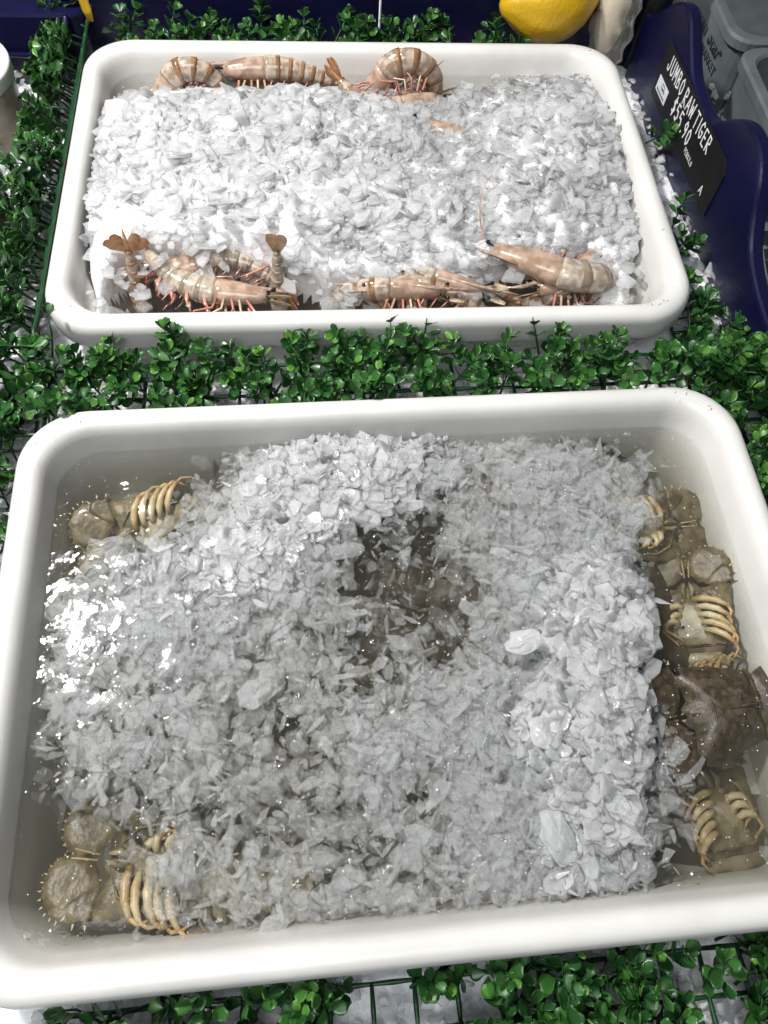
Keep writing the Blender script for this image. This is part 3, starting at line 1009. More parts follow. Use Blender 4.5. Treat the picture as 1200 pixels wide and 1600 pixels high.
def make_prawn(m, label, curl=1.6, grey=False, seed=0, fan='tail', length=0.165, spread=1.0, legs=True, feelers=False):
    random.seed(seed)
    pale, band = (M['grey'], M['greyband']) if grey else (M['prawn'], M['band'])
    t = thing('tiger_prawn', label, 'prawn', m, 'tiger prawns in the rear tub')
    L = length
    rx = lambda f: 0.0138 * (L / 0.165) * f
    # centre line: x forward, z back; t=0 at the front of the head
    NS = 40
    P = [Vector((0, 0, 0))]; T = []; th = 0.0
    for i in range(NS):
        s = i / NS
        k = 0 if s < 0.34 else curl * 1.15 / (NS * 0.66)
        th += k
        d = Vector((-math.cos(th), 0, -math.sin(th)))
        T.append(d); P.append(P[-1] + d * L / NS)
    T.append(T[-1])

    def at(s):
        x = min(max(s, 0), 0.9999) * NS; i = int(x); f = x - i
        p = P[i].lerp(P[i + 1], f); d = T[i].lerp(T[min(i + 1, NS)], f).normalized()
        return p, d, Vector((0, 1, 0)).cross(d).normalized()   # centre, direction to tail, dorsal

    def rad(s):
        if s < 0.34: return rx(0.55 + 0.55 * math.sin(min(s / 0.34, 1) * 1.75))
        return rx(1.08 * (1 - ((s - 0.34) / 0.66) ** 1.5 * 0.62))

    def shell(s0, s1, flare, mats, name, split, lift=0.0):
        b = MB(); n = 14; K = 7; vs = []; mi = []
        for i in range(K + 1):
            s = s0 + (s1 - s0) * i / K
            p, d, up = at(s)
            r = rad(s) * (1 + flare * (i / K) ** 2) + lift
            if i == 0 and s0 > 0.05: r *= 0.93
            for j in range(n):
                a = 2 * math.pi * j / n
                zz = math.cos(a); ww = math.sin(a)
                vs.append(p + up * zz * r * (1.05 if zz > 0 else 0.9) + Vector((0, 1, 0)) * ww * r * 0.78)
        fs = []; ms = []
        for i in range(K):
            for j in range(n):
                a_, b_ = i * n + j, i * n + (j + 1) % n
                fs.append((a_, b_, b_ + n, a_ + n)); ms.append(1 if i / K >= split else 0)
        fs.append(tuple(reversed(range(n)))); ms.append(0)
        fs.append(tuple(range(K * n, K * n + n))); ms.append(1)
        b.v = [tuple(v) for v in vs]; b.f = fs; b.mi = ms
        return b.build(name, mats, t)
    hd = shell(0.0, 0.365, 0.03, [M['prawnhead'], band], 'head', 0.86)
    # rostrum with teeth
    b = MB()
    z0 = rad(0.03)
    b.tube([(-0.030, 0, rad(.18) * 1.02), (-0.006, 0, z0 * 1.05), (0.018, 0, z0 * 1.0), (0.036, 0, z0 * 1.35)], [0.0012, 0.0019, 0.0014, 0.0003], 6, flat=1.5)
    for x in (-0.018, -0.009, 0.0, 0.008, 0.016):
        b.tube([(x, 0, z0 * 1.1), (x + 0.0045, 0, z0 * 1.1 + 0.0036)], [0.0010, 0.0002], 4)
    b.build('rostrum', M['prawnhead'], hd)
    for s in (-1, 1):
        b = MB(); b.tube([(0.0, s * 0.004, 0.003), (0.006, s * 0.007, 0.004)], [0.001, 0.0012], 6); b.ball((0.0075, s * 0.0078, 0.0044), 0.0024)
        b.build('eye', M['eye'], hd)
        b = MB()
        pts = []; a = R(20 * s) + random.uniform(-.3, .3); el = random.uniform(-.05, .25); p = Vector((0.006, s * 0.004, 0.0))
        for i in range(8):
            pts.append(p.copy()); a += s * R(random.uniform(3, 15)); el -= 0.06
            p = p + Vector((math.cos(a) * math.cos(el), math.sin(a) * math.cos(el), math.sin(el))) * 0.010
        b.tube(pts, [0.0009 - 0.00008 * i for i in range(8)], 5)
        if feelers: b.build('antenna', M['tail'], t)
        b = MB()
        o = [(0.0, 0.003), (0.014, 0.0045), (0.024, 0.002), (0.024, -0.001), (0.012, -0.003), (0.0, -0.002)]
        b.dome(o, 0.0008, 0.0004)
        b.build('antenna_scale', M['tailpale'], t, m=Matrix.Translation((0.002, s * 0.004, -0.002)) @ Matrix.Rotation(s * 0.2, 4, 'Z'))
        if not legs: continue
        for k in range(5):
            p, d, up = at(0.12 + 0.052 * k)
            q = p - up * rad(0.2) * 0.8 + Vector((0, s * rad(.2) * 0.45, 0))
            f = Vector((1, 0, 0)) * random.uniform(0.2, 1.0) * (1 - .3 * k)
            q1 = q - up * 0.014 + f * 0.012 + Vector((0, s * 0.006, 0))
            q2 = q1 - up * 0.006 + f * 0.016 + Vector((0, s * random.uniform(-.004, .004), 0)) - Vector((0.004 * k, 0, 0))
            q3 = q2 + f * 0.010 - up * 0.004
            b = MB(); b.tube([q, q1, q2, q3], [0.0017, 0.0013, 0.0009, 0.0004], 5)
            b.build('leg', M['limb'] if k % 2 else M['pink'], t)
    ss = [0.35, 0.46, 0.56, 0.66, 0.75, 0.83, 0.925]
    for k in range(6):
        sg = shell(ss[k] - 0.006, ss[k + 1] + 0.006, 0.07 if k < 5 else -0.2, [pale, band], 'abdomen_segment', 0.62, 0.0003 * (6 - k))
        if k < 5:
            for s in (-1, 1):
                p, d, up = at(ss[k] + 0.05)
                q = p - up * rad(ss[k]) * 0.8 + Vector((0, s * rad(ss[k]) * 0.5, 0))
                fw = -d
                b = MB(); b.tube([q, q - up * 0.007 + fw * .003, q - up * 0.015 + fw * (0.007 + random.uniform(-.003, .004))], [0.0020, 0.0024, 0.0005], 5, flat=0.45)
                b.build('swimmeret', M['pink'], t)
    p, d, up = at(0.93)
    base = Matrix((( -d.x, 0, up.x, p.x), (-d.y, 1, up.y, p.y), (-d.z, 0, up.z, p.z), (0, 0, 0, 1)))
    tf = M['tail'] if fan == 'tail' else M['tailpale']
    for k, a in enumerate((-34, -15, 15, 34)):
        b = MB(); l = 0.031 * L / 0.165
        o = [(0.001, 0.002), (-l * .35, 0.0060), (-l * .75, 0.0070), (-l * .97, 0.004), (-l, 0.0), (-l * .95, -0.0034), (-l * .6, -0.0054), (-l * .2, -0.0036), (0.001, -0.002)]
        b.dome(o, 0.0011, 0.0006)
        b.build('tail_fan_blade', tf, t, m=base @ Matrix.Translation((0, 0.0022 * (1 if a > 0 else -1), 0.0012 * (abs(a) < 20))) @ Matrix.Rotation(R(-a * spread), 4, 'Z') @ Matrix.Rotation(R(6), 4, 'Y'))
    b = MB(); b.tube([(0.002, 0, 0.001), (-0.010, 0, 0.0018), (-0.026, 0, 0.0008)], [0.0034, 0.0026, 0.0004], 6, flat=0.6)
    b.build('tail_spike', tf, t, m=base)
    return t


def prawn_at(u, v, z, heading, roll=0.0, pitch=0.0):
    """heading: way the head points in the tub; roll 90: lying on its side"""
    return BACK.m @ Matrix.Translation((u, v, z)) @ Matrix.Rotation(R(heading), 4, 'Z') @ Matrix.Rotation(R(pitch), 4, 'Y') @ Matrix.Rotation(R(roll), 4, 'X')



PRAWNS = [
    # u, v, z, heading, roll, pitch, curl, grey, fan, length, spread, legs, label
    (0.128, -0.110, -0.021, 154, -66, 0, 2.3, True, 'tail', 0.212, 1.0, True, 'striped grey prawn on its side curling round in the front right corner, pink legs upward'),
    (0.112, -0.158, -0.030, 342, 25, 0, 1.0, True, 'pale', 0.150, 0.8, True, 'grey prawn close along the front wall below the curled striped one'),
    (-0.112, -0.160, -0.032, 352, -78, 0, -0.9, True, 'pale', 0.150, 1.0, True, 'cream prawn lying on its side along the front wall, middle of the left end'),
    (-0.262, -0.118, -0.042, 190, 0, 0, 1.0, True, 'pale', 0.14, 0.7, True, 'half sunk cream prawn in the front left corner'),
    (-0.120, -0.098, -0.036, 175, 80, 0, 1.0, False, 'pale', 0.150, 0.6, True, 'pinkish prawn under melting ice between the two upright tails'),
    (-0.243, -0.150, -0.106, 275, 0, 76, -0.1, False, 'tail', 0.118, 1.7, False, 'prawn buried head down with its rust red tail fan sticking out of the ice'),
    (-0.102, -0.152, -0.106, 262, 0, 76, -0.2, True, 'pale', 0.120, 0.3, False, 'prawn buried head down with a narrow pale tail fan poking up'),
    (-0.005, -0.156, -0.030, 185, 60, 0, 0.9, False, 'tail', 0.14, 1.0, True, 'reddish prawn pressed against the middle of the front wall'),
    (0.066, -0.160, -0.029, 355, 20, 0, 1.2, False, 'tail', 0.15, 1.0, True, 'orange headed prawn by the front wall right of the reddish one'),
    (0.248, -0.085, -0.030, 60, 50, 0, 1.8, False, 'tail', 0.14, 1.0, True, 'prawn with a rusty head under clear ice against the right wall'),
    (-0.255, 0.155, -0.040, 196, 30, 0, 1.4, True, 'pale', 0.14, 1.0, True, 'pale prawn peeping out in the back left corner'),
    (-0.252, 0.152, -0.053, 192, 12, 52, 2.8, False, 'tail', 0.150, 1.0, True, 'banded prawn arching its back out of the ice, left of the back wall'),
    (-0.162, 0.187, -0.019, 184, 28, 0, 0.4, False, 'tail', 0.145, 0.6, True, 'straight yellowish prawn lying along the back wall between the two arched ones'),
    (-0.002, 0.168, -0.058, 188, 8, 52, 2.9, False, 'tail', 0.172, 1.0, True, 'boldly banded prawn arching highest in the middle of the back wall'),
    (0.095, 0.156, -0.030, 20, 120, 0, 1.2, False, 'tail', 0.14, 1.0, True, 'prawn with pink legs right of the highest arched prawn'),
    (-0.222, -0.128, -0.031, 200, 70, 0, 1.3, True, 'tail', 0.150, 1.0, True, 'grey prawn half sunk between the rust red tail fan and the front wall'),
    (0.172, -0.155, -0.034, 195, 50, 0, 1.5, True, 'tail', 0.135, 1.0, True, 'grey prawn half sunk beneath the curled striped one in the front right corner'),
    (0.035, -0.132, -0.032, 205, -70, 0, 1.2, False, 'tail', 0.145, 1.0, True, 'pinkish prawn under thin ice just behind the reddish one'),
    (0.070, 0.105, -0.030, 150, 60, 0, 1.2, True, 'pale', 0.14, 1.0, True, 'prawn showing faintly through wet ice in the trough near the back wall'),
]
for k, (u, v, z, hd, rl, pt, cu, gr, fn, ln, spd, lg, lab) in enumerate(PRAWNS):
    make_prawn(prawn_at(u, v, z, hd, rl, pt), lab, cu, gr, 90 + k, fn, ln, spd, lg, k == 0)

# ------------------------------------------------------------------ artificial boxwood mats


def leaf_arrays():
    """one cupped, notched leaf, unit length along +Y, thin but closed"""
    prof = [(0.0, 0.02), (0.14, 0.13), (0.34, 0.30), (0.58, 0.405), (0.80, 0.36), (0.95, 0.20)]
    V = []; n = len(prof)
    for th in (0.0, -0.035):
        for i, (y, w_) in enumerate(prof):
            zc = -0.16 * (y - 0.45) ** 2
            for x in (-1, -0.5, 0, 0.5, 1):
                ny = y + (0.05 * (abs(x) - 0.5) if i == n - 1 else 0)
                V.append((x * w_, ny, zc + 0.16 * w_ * abs(x) ** 1.4 + th))
    F = []
    m = n * 5
    for i in range(n - 1):
        for j in range(4):
            a = i * 5 + j
            F += [(a, a + 1, a + 6), (a, a + 6, a + 5)]
            F += [(m + a + 1, m + a, m + a + 6), (m + a + 6, m + a, m + a + 5)]
        for j0, flip in ((0, 1), (4, 0)):
            a, b = i * 5 + j0, (i + 1) * 5 + j0
            q = [(a, b, m + b), (a, m + b, m + a)]
            F += [f[::-1] for f in q] if flip else q
    for j in range(4):
        a = (n - 1) * 5 + j
        F += [(a, a + 1, m + a + 1), (a, m + a + 1, m + a)]
    return np.array(V), np.array(F)


LV, LF = leaf_arrays()
LEAF_ME = [np_mesh('leaf', LV, LF, M[k]) for k in ('leaf', 'leaf_mid', 'leaf_new')]


def cam_px(p):
    d = Vector(p) - Vector((0, 0, CAM_H))
    w_ = d.dot(FW)
    return (0.5 + d.dot(RT) / w_, 2 / 3 - d.dot(UP) / w_, w_)      # frame: 0..1 by 0..1.333


def in_tub(p, pad):
    for f in (BACK, FRONT):
        d = Vector(p) - f.o
        if abs(d.dot(f.ex)) < W / 2 - pad and abs(d.dot(f.ey)) < D / 2 - pad: return True
    return False


def boxwood(label, o, ex, ey, nrm, lu, lv, step, hmin, hmax, keep, rng, bars=True, lean=(0, 0, 0), jitter=0.45, cover=None, leafsize=(0.0118, 0.0165)):
    """mat = lattice of plastic bars + stems + leaves. o: one corner; ex, ey: directions; lu, lv: size"""
    t = thing('boxwood_mat', label, 'artificial hedge mat', None, 'artificial boxwood mats round the tubs')
    o = Vector(o); ex = Vector(ex).normalized(); ey = Vector(ey).normalized(); nrm = Vector(nrm).normalized()
    nu, nv = int(round(lu / 0.030)), max(1, int(round(lv / 0.030)))
    bm_ = {}
    if bars:
        def bar_mesh(l):
            b = MB(); k = max(2, int(l / 0.03) * 2)
            b.tube([(0, l * i / k, 0.0004 * ((i % 2) * 2 - 1)) for i in range(k + 1)], [0.0021 if i % 2 else 0.0016 for i in range(k + 1)], 6)
            me = bpy.data.meshes.new('grid_bar'); me.from_pydata(b.v, [], b.f); me.materials.append(M['grid'])
            me.polygons.foreach_set('use_smooth', [True] * len(me.polygons)); return me
        mu, mv = bar_mesh(lu), bar_mesh(lv)
        for i in range(nu + 1):
            p = o + ex * (lu * i / nu)
            rot = Matrix((( ex.x, ey.x, nrm.x, p.x), (ex.y, ey.y, nrm.y, p.y), (ex.z, ey.z, nrm.z, p.z), (0, 0, 0, 1)))
            link('grid_bar', mv, t, rot)
        for j in range(nv + 1):
            p = o + ey * (lv * j / nv) - nrm * 0.0016
            rot = Matrix((( -ey.x, ex.x, nrm.x, p.x), (-ey.y, ex.y, nrm.y, p.y), (-ey.z, ex.z, nrm.z, p.z), (0, 0, 0, 1)))
            link('grid_bar', mu, t, rot)
    leaves = []; stems = MB()
    u = 0.0
    while u <= lu + 1e-6:
        v = 0.0
        while v <= lv + 1e-6:
            uu, vv = u + rng.uniform(-.35, .35) * step, v + rng.uniform(-.35, .35) * step
            kp = keep if cover is None else keep * cover(uu / lu, vv / lv)
            v += step
            if rng.uniform() > kp: continue
            p0 = o + ex * uu + ey * vv
            ax = (nrm + Vector(lean) + ex * rng.normal(0, jitter) + ey * rng.normal(0, jitter)).normalized()
            h = rng.uniform(hmin, hmax)
            if in_tub(p0 + ax * h, 0.012) or in_tub(p0, -0.003): continue
            side = ax.cross(Vector((rng.normal(), rng.normal(), rng.normal()))).normalized()
            bow = side * h * rng.uniform(0, .18)
            pts = [p0 - nrm * 0.001, p0 + ax * h * .35 + bow * .8, p0 + ax * h * .7 + bow, p0 + ax * h]
            stems.tube(pts, [0.0014, 0.0011, 0.0009, 0.0006], 5)
            if rng.uniform() < 0.5:
                q0 = pts[1]; q1 = q0 + (ax * .7 + side.cross(ax) * rng.choice([-1, 1]) * .6) * h * .4
                stems.tube([q0, q1], [0.0009, 0.0006], 5); tips = [(q1, (q1 - q0).normalized(), 3, 0.85)]
            else: tips = []
            a0 = rng.uniform(0, 6.28)
            for fr_, n_, sc in ((0.42, 2, 1.0), (0.66, 3, 1.0), (0.86, 3, 0.92), (1.0, 4, 0.72)):
                q = pts[1].lerp(pts[2], (fr_ - .35) / .35) if fr_ < .7 else pts[2].lerp(pts[3], (fr_ - .7) / .3)
                tips.append((q, ax, n_, sc, fr_))
            for tp in tips:
                q, d, n_, sc = tp[:4]; fr_ = tp[4] if len(tp) > 4 else 0.75
                ref = d.cross(Vector((0.31, 0.77, 0.55))).normalized(); ref2 = d.cross(ref)
                a0 += 1.1
                for k in range(n_):
                    a = a0 + 2 * math.pi * k / n_ + rng.uniform(-.3, .3)
                    rd = ref * math.cos(a) + ref2 * math.sin(a)
                    el = rng.uniform(.25, .75) if fr_ < 0.99 else rng.uniform(.55, 1.15)
                    yd = (rd * math.cos(el) + d * math.sin(el)).normalized()
                    zd = (d * math.cos(el) - rd * math.sin(el)).normalized()
                    tw = rng.uniform(-.5, .5)
                    xd = yd.cross(zd); xd, zd = xd * math.cos(tw) + zd * math.sin(tw), zd * math.cos(tw) - xd * math.sin(tw)
                    L = rng.uniform(*leafsize) * sc
                    if in_tub(q + yd * L * .7, -0.002) and (q + yd * L * .7).z < 0.014: continue
                    leaves.append((q + yd * 0.0015, xd, yd, zd, L, L * rng.uniform(.85, 1.1), fr_))
        u += step
    stems.build('stems', M['stem'], t)['kind'] = 'stuff'
    # the leaves showing largest are single parts, the rest one part
    sc_ = []
    for i, (p, xd, yd, zd, L, Wd, f) in enumerate(leaves):
        x, y, w_ = cam_px(p)
        vis = -0.02 < x < 1.02 and -0.02 < y < 1.353
        sc_.append((-(L / w_) * (1.0 + f + 8 * p.dot(nrm)) if vis else 1.0, i))
    sc_.sort()
    pick = set(i for s, i in sc_[:300] if s < 0)
    Vs = []; Fs = []; ms = []; n = 0
    for i, (p, xd, yd, zd, L, Wd, f) in enumerate(leaves):
        r = rng.uniform()
        mi = 2 if (f > .95 and r < .30) else 1 if r < .45 else 0
        mt = Matrix(((xd.x * Wd, yd.x * L, zd.x * L, p.x), (xd.y * Wd, yd.y * L, zd.y * L, p.y), (xd.z * Wd, yd.z * L, zd.z * L, p.z), (0, 0, 0, 1)))
        if i in pick:
            link('leaf', LEAF_ME[mi], t, mt)
        else:
            A = np.array(mt)
            Vs.append(LV @ A[:3, :3].T + A[:3, 3]); Fs.append(LF + n); n += len(LV); ms.append(np.full(len(LF), mi))
    if Vs:
        ob = link('leaves', np_mesh('leaves', np.concatenate(Vs), np.concatenate(Fs), [M['leaf'], M['leaf_mid'], M['leaf_new']], mi=np.concatenate(ms)), t)
        ob['kind'] = 'stuff'
    return t


ZG = -0.078
rg = np.random.default_rng(5)
Z3 = Vector((0, 0, 1))
mid_ex = Vector((math.cos(.183), math.sin(.183), 0)); mid_ey = Vector((-mid_ex.y, mid_ex.x, 0))


def mid_cover(a, b):
    # bare lattice shows in two places
    if 0.555 < a < 0.60 or (0.775 < a < 0.83): return 0.10
    return 0.85


boxwood('long green boxwood mat filling the gap between the two tubs', Vector((-0.005, 0.460, -0.046)) - mid_ex * 0.42 - mid_ey * 0.040, mid_ex, mid_ey, Z3, 0.84, 0.072,
        0.0175, 0.036, 0.064, 1.0, rg, cover=mid_cover, lean=(0, -0.10, 0))
boxwood('green boxwood mat in front of the near tub with bare lattice showing', FRONT.p(-0.26, -0.325, -0.066), FRONT.ex, FRONT.ey, Z3, 0.54, 0.09, 0.018, 0.030, 0.054, 0.95, rg,
        cover=lambda a, b: (0.3 if (.36 < a < .50 or .78 < a < .86) else 1.0) )
boxwood('green boxwood mat propped upright along the left side of the rear tub', BACK.p(-0.352, -0.235, -0.072), BACK.ey, Vector((0, 0, 1)) * 0.93 + BACK.ex * 0.36, BACK.ex * -0.93 + Z3 * 0.36, 0.53, 0.072,
        0.020, 0.030, 0.052, 0.95, rg, lean=(-0.1, 0, 0.35), jitter=0.35)
boxwood('green boxwood mat standing behind the rear tub before the navy boards', BACK.p(-0.285, 0.232, -0.05), BACK.ex, BACK.ey, Z3, 0.47, 0.045, 0.018, 0.034, 0.058, 1.0, rg,
        cover=lambda a, b: 1.0 if a < .86 else 0.4)
boxwood('green boxwood mat heaped off the back right corner of the near tub', FRONT.p(0.331, 0.02, -0.066), FRONT.ex, FRONT.ey, Z3, 0.10, 0.29, 0.0175, 0.034, 0.058, 1.0, rg, lean=(-0.12, 0, 0))
boxwood('narrow boxwood mat squeezed between the rear tub and the navy price board', BACK.p(0.329, -0.24, -0.075), BACK.ex, BACK.ey, Z3, 0.024, 0.36, 0.024, 0.03, 0.058, 0.75, rg,
        cover=lambda a, b: 1.0 if b < .5 else .55)
boxwood('green boxwood mat at the left off the back corner of the near tub', FRONT.p(-0.43, 0.10, -0.07), FRONT.ex, FRONT.ey, Z3, 0.095, 0.16, 0.020, 0.03, 0.052, 0.95, rg)

# ------------------------------------------------------------------ the bed of ice round the tubs


def ice_bed():
    st = 0.02
    xs = np.arange(-1.3, 1.5, st); ys = np.arange(-0.5, 1.9, st)
    X, Y = np.meshgrid(xs, ys); x, y = X.ravel(), Y.ravel()
    z = -0.084 + 0.012 * (vnoise(x * 14, y * 14, 3) - .5) + 0.008 * (vnoise(x * 40, y * 40, 4) - .5)
    idx = np.arange(len(x)).reshape(X.shape)
    a, b, c, d = idx[:-1, :-1].ravel(), idx[:-1, 1:].ravel(), idx[1:, 1:].ravel(), idx[1:, :-1].ravel()
    cx, cy_ = x[a] + st / 2, y[a] + st / 2
    gu = (cx - BACK.o.x) * BACK.ex.x + (cy_ - BACK.o.y) * BACK.ex.y
    ok = gu < W / 2 + 0.15
    for f in (BACK, FRONT):
        dx, dy = cx - f.o.x, cy_ - f.o.y
        u = dx * f.ex.x + dy * f.ex.y; v = dx * f.ey.x + dy * f.ey.y
        ok &= ~((np.abs(u) < W / 2 - 0.045) & (np.abs(v) < D / 2 - 0.045))
    F = np.concatenate([np.stack([a, b, c], -1)[ok], np.stack([a, c, d], -1)[ok]])
    o = link('ground', np_mesh('ground', np.stack([x, y, z], -1), F, M['pack']))
    kind(o, 'structure', 'white bed of packed ice under the tubs and mats')
    # loose flakes on it
    rng = np.random.default_rng(8)
    N = 14000
    x = rng.uniform(-0.7, 0.75, N); y = rng.uniform(-0.18, 1.05, N)
    ok = np.ones(N, bool)
    for f in (BACK, FRONT):
        dx, dy = x - f.o.x, y - f.o.y
        u = dx * f.ex.x + dy * f.ex.y; v = dx * f.ey.x + dy * f.ey.y
        ok &= ~((np.abs(u) < W / 2 + 0.002) & (np.abs(v) < D / 2 + 0.002))
    x, y = x[ok], y[ok]; n = len(x)
    z = -0.080 + rng.uniform(0, 0.012, n)
    sz = np.exp(rng.normal(math.log(0.0095), .4, n))
    V, F, O = flakes(np.stack([x, y, z], -1), sz, tilt_normals(n, .5, rng), rng.uniform(0, 6.28, n), rng.uniform(.9, 1.6, n), sz * .16, rng)
    o = link('loose_ice', np_mesh('loose_ice', V, F, M['bedice'], rng.uniform(0, 1, n)[O]))
    tag(o, 'loose crushed ice strewn on the bed round the tubs', 'crushed ice', None, 'stuff')


ice_bed()

# ------------------------------------------------------------------ navy boards


def catmull(pts, k=6):
    out = []
    for i in range(len(pts) - 1):
        p0, p1, p2, p3 = pts[max(i - 1, 0)], pts[i], pts[i + 1], pts[min(i + 2, len(pts) - 1)]
        for j in range(k):
            t = j / k
            out.append(tuple(0.5 * ((2 * b) + (-a + c) * t + (2 * a - 5 * b + 4 * c - d) * t * t + (-a + 3 * b - 3 * c + d) * t ** 3) for a, b, c, d in zip(p0, p1, p2, p3)))
    out.append(tuple(pts[-1]))
    return out


def board(name, label, cat, prof, zb, th, m, bevel=0.004, group=None):
    """profile (s, z) of the top edge; extruded to a board, edges rounded. local: x = thickness, y = s"""
    t = thing(name, label, cat, m, group)
    top = catmull(prof)
    n = len(top)
    b = MB(); vs = []
    secs = [(0.0, -bevel), (bevel * .3, -bevel * .3), (bevel, 0.0), (th - bevel, 0.0), (th - bevel * .3, -bevel * .3), (th, -bevel)]
    k = len(secs)
    for (s, z) in top:
        for (dx, dz) in secs: vs.append((dx, s, z + dz))
        vs.append((th, s, zb)); vs.append((0, s, zb))
    q = k + 2; fs = []
    for i in range(n - 1):
        for j in range(q):
            a, c = i * q + j, i * q + (j + 1) % q
            fs.append((a, c, c + q, a + q))
    fs.append(tuple(range(q))); fs.append(tuple(reversed(range((n - 1) * q, n * q))))
    b.add(vs, fs)
    b.build('board', M['navy'], t, smooth=False)
    return t


BD = W / 2 + 0.068
bm = BACK.m @ Matrix.Translation((BD, 0, 0)) @ Matrix.Rotation(R(2.1), 4, 'Z')
board('wavy_board', 'navy plastic board with a wavy top edge, right of the rear tub', 'divider board',
      [(-0.42, 0.020), (-0.36, 0.030), (-0.31, 0.010), (-0.25, -0.020), (-0.19, -0.020), (-0.140, -0.006), (-0.112, 0.018), (-0.090, 0.046), (-0.066, 0.063), (-0.030, 0.066), (0.0, 0.053),
       (0.035, 0.026), (0.062, 0.019), (0.092, 0.020), (0.120, 0.026), (0.150, 0.044), (0.172, 0.058), (0.195, 0.061), (0.222, 0.048), (0.250, 0.022), (0.268, 0.004), (0.278, 0.0), (0.284, 0.0)],
      -0.125, 0.017, bm, group='wavy navy boards')
wl = BACK.m @ Matrix.Translation((-0.62, 0.305, 0)) @ Matrix.Rotation(R(-90), 4, 'Z')
# local x of the board (thickness) now points along -v ... boards behind the rear tub
for k, (x0, x1, lab) in enumerate([(-0.62, 0.034, 'navy plastic board behind the rear tub, left of the upright seam'), (0.037, 0.42, 'navy plastic board behind the rear tub, right of the upright seam')]):
    mm = BACK.m @ Matrix.Translation((0, 0.322, 0)) @ Matrix.Rotation(R(-90), 4, 'Z')
    pr = []
    i = 0; x = x0
    while x < x1 - 1e-6:
        pr.append((x, 0.075 + 0.035 * math.sin(x * 21))); x += 0.03
    pr.append((x1, 0.075 + 0.035 * math.sin(x1 * 21)))
    board('wavy_board', lab, 'divider board', pr, -0.125, 0.017, mm, group='wavy navy boards')

# navy crate with a rounded recess, far left
t = thing('navy_crate', 'shiny navy plastic crate in the far left corner', 'crate', BACK.m @ Matrix.Translation((-0.40, 0.285, 0)))
b = MB()
o_ = [(-0.19, -0.02), (0.055, -0.02), (0.068, -0.012), (0.07, 0.0), (0.07, 0.03), (-0.19, 0.03)]
vs = [(x, y, -0.12) for x, y in o_] + [(x, y, -0.004) for x, y in o_] + [(x * .97, y * .9, 0.0) for x, y in o_]
fs = [tuple(range(12, 18))]
for r_ in (0, 1):
    for j in range(6): fs.append((r_ * 6 + j, r_ * 6 + (j + 1) % 6, r_ * 6 + 6 + (j + 1) % 6, r_ * 6 + 6 + j))
b.add(vs, fs); b.build('crate_wall', M['navy'], t, smooth=False)
b = MB()
b.tube([(-0.16, -0.0225, -0.045), (0.030, -0.0225, -0.050), (0.040, -0.0225, -0.040), (0.050, -0.0225, 0.0)], 0.0035, 8)
b.build('raised_rib', M['navy'], t)

# ------------------------------------------------------------------ price sign with marker lettering
GL = {
    'J': [[(.75, 1), (.75, .25), (.55, 0), (.25, .02), (.1, .25)]],
    'U': [[(.1, 1), (.1, .2), (.35, 0), (.65, .05), (.8, .3), (.82, 1)]],
    'M': [[(0, 0), (.12, 1), (.45, .35), (.8, 1), (.92, 0)]],
    'B': [[(.1, 0), (.1, 1), (.6, .95), (.65, .65), (.12, .52), (.7, .42), (.75, .08), (.1, 0)]],
    'O': [[(.45, 1), (.12, .75), (.1, .3), (.4, 0), (.75, .2), (.8, .7), (.45, 1)]],
    'R': [[(.1, 0), (.1, 1), (.65, .95), (.7, .62), (.12, .48), (.8, 0)]],
    'A': [[(0, 0), (.45, 1), (.9, 0)], [(.2, .36), (.72, .36)]],
    'W': [[(0, 1), (.2, 0), (.48, .7), (.75, 0), (.98, 1)]],
    'T': [[(0, 1), (.9, 1)], [(.45, 1), (.45, 0)]],
    'I': [[(.3, 1), (.3, 0)]],
    'G': [[(.8, .85), (.45, 1), (.1, .7), (.1, .25), (.45, 0), (.8, .15), (.8, .45), (.5, .45)]],
    'E': [[(.8, 1), (.1, 1), (.1, 0), (.8, 0)], [(.1, .52), (.65, .52)]],
    'P': [[(.1, 0), (.1, 1), (.7, .92), (.7, .55), (.1, .45)]],
    'K': [[(.1, 1), (.1, 0)], [(.75, 1), (.1, .45), (.8, 0)]],
    'L': [[(.1, 1), (.1, 0), (.75, 0)]],
    '$': [[(.8, .85), (.4, .95), (.15, .7), (.75, .35), (.5, .05), (.08, .15)], [(.5, 1.12), (.42, -.12)]],
    '5': [[(.8, 1), (.2, 1), (.15, .58), (.6, .6), (.8, .3), (.5, 0), (.1, .08)]],
    '9': [[(.75, .65), (.4, .45), (.12, .7), (.4, 1), (.75, .85), (.72, .4), (.5, 0)]],
    '0': [[(.45, 1), (.12, .75), (.1, .3), (.4, 0), (.75, .2), (.8, .7), (.45, 1)]],
    '.': [[(.25, .0), (.33, .06)]],
}


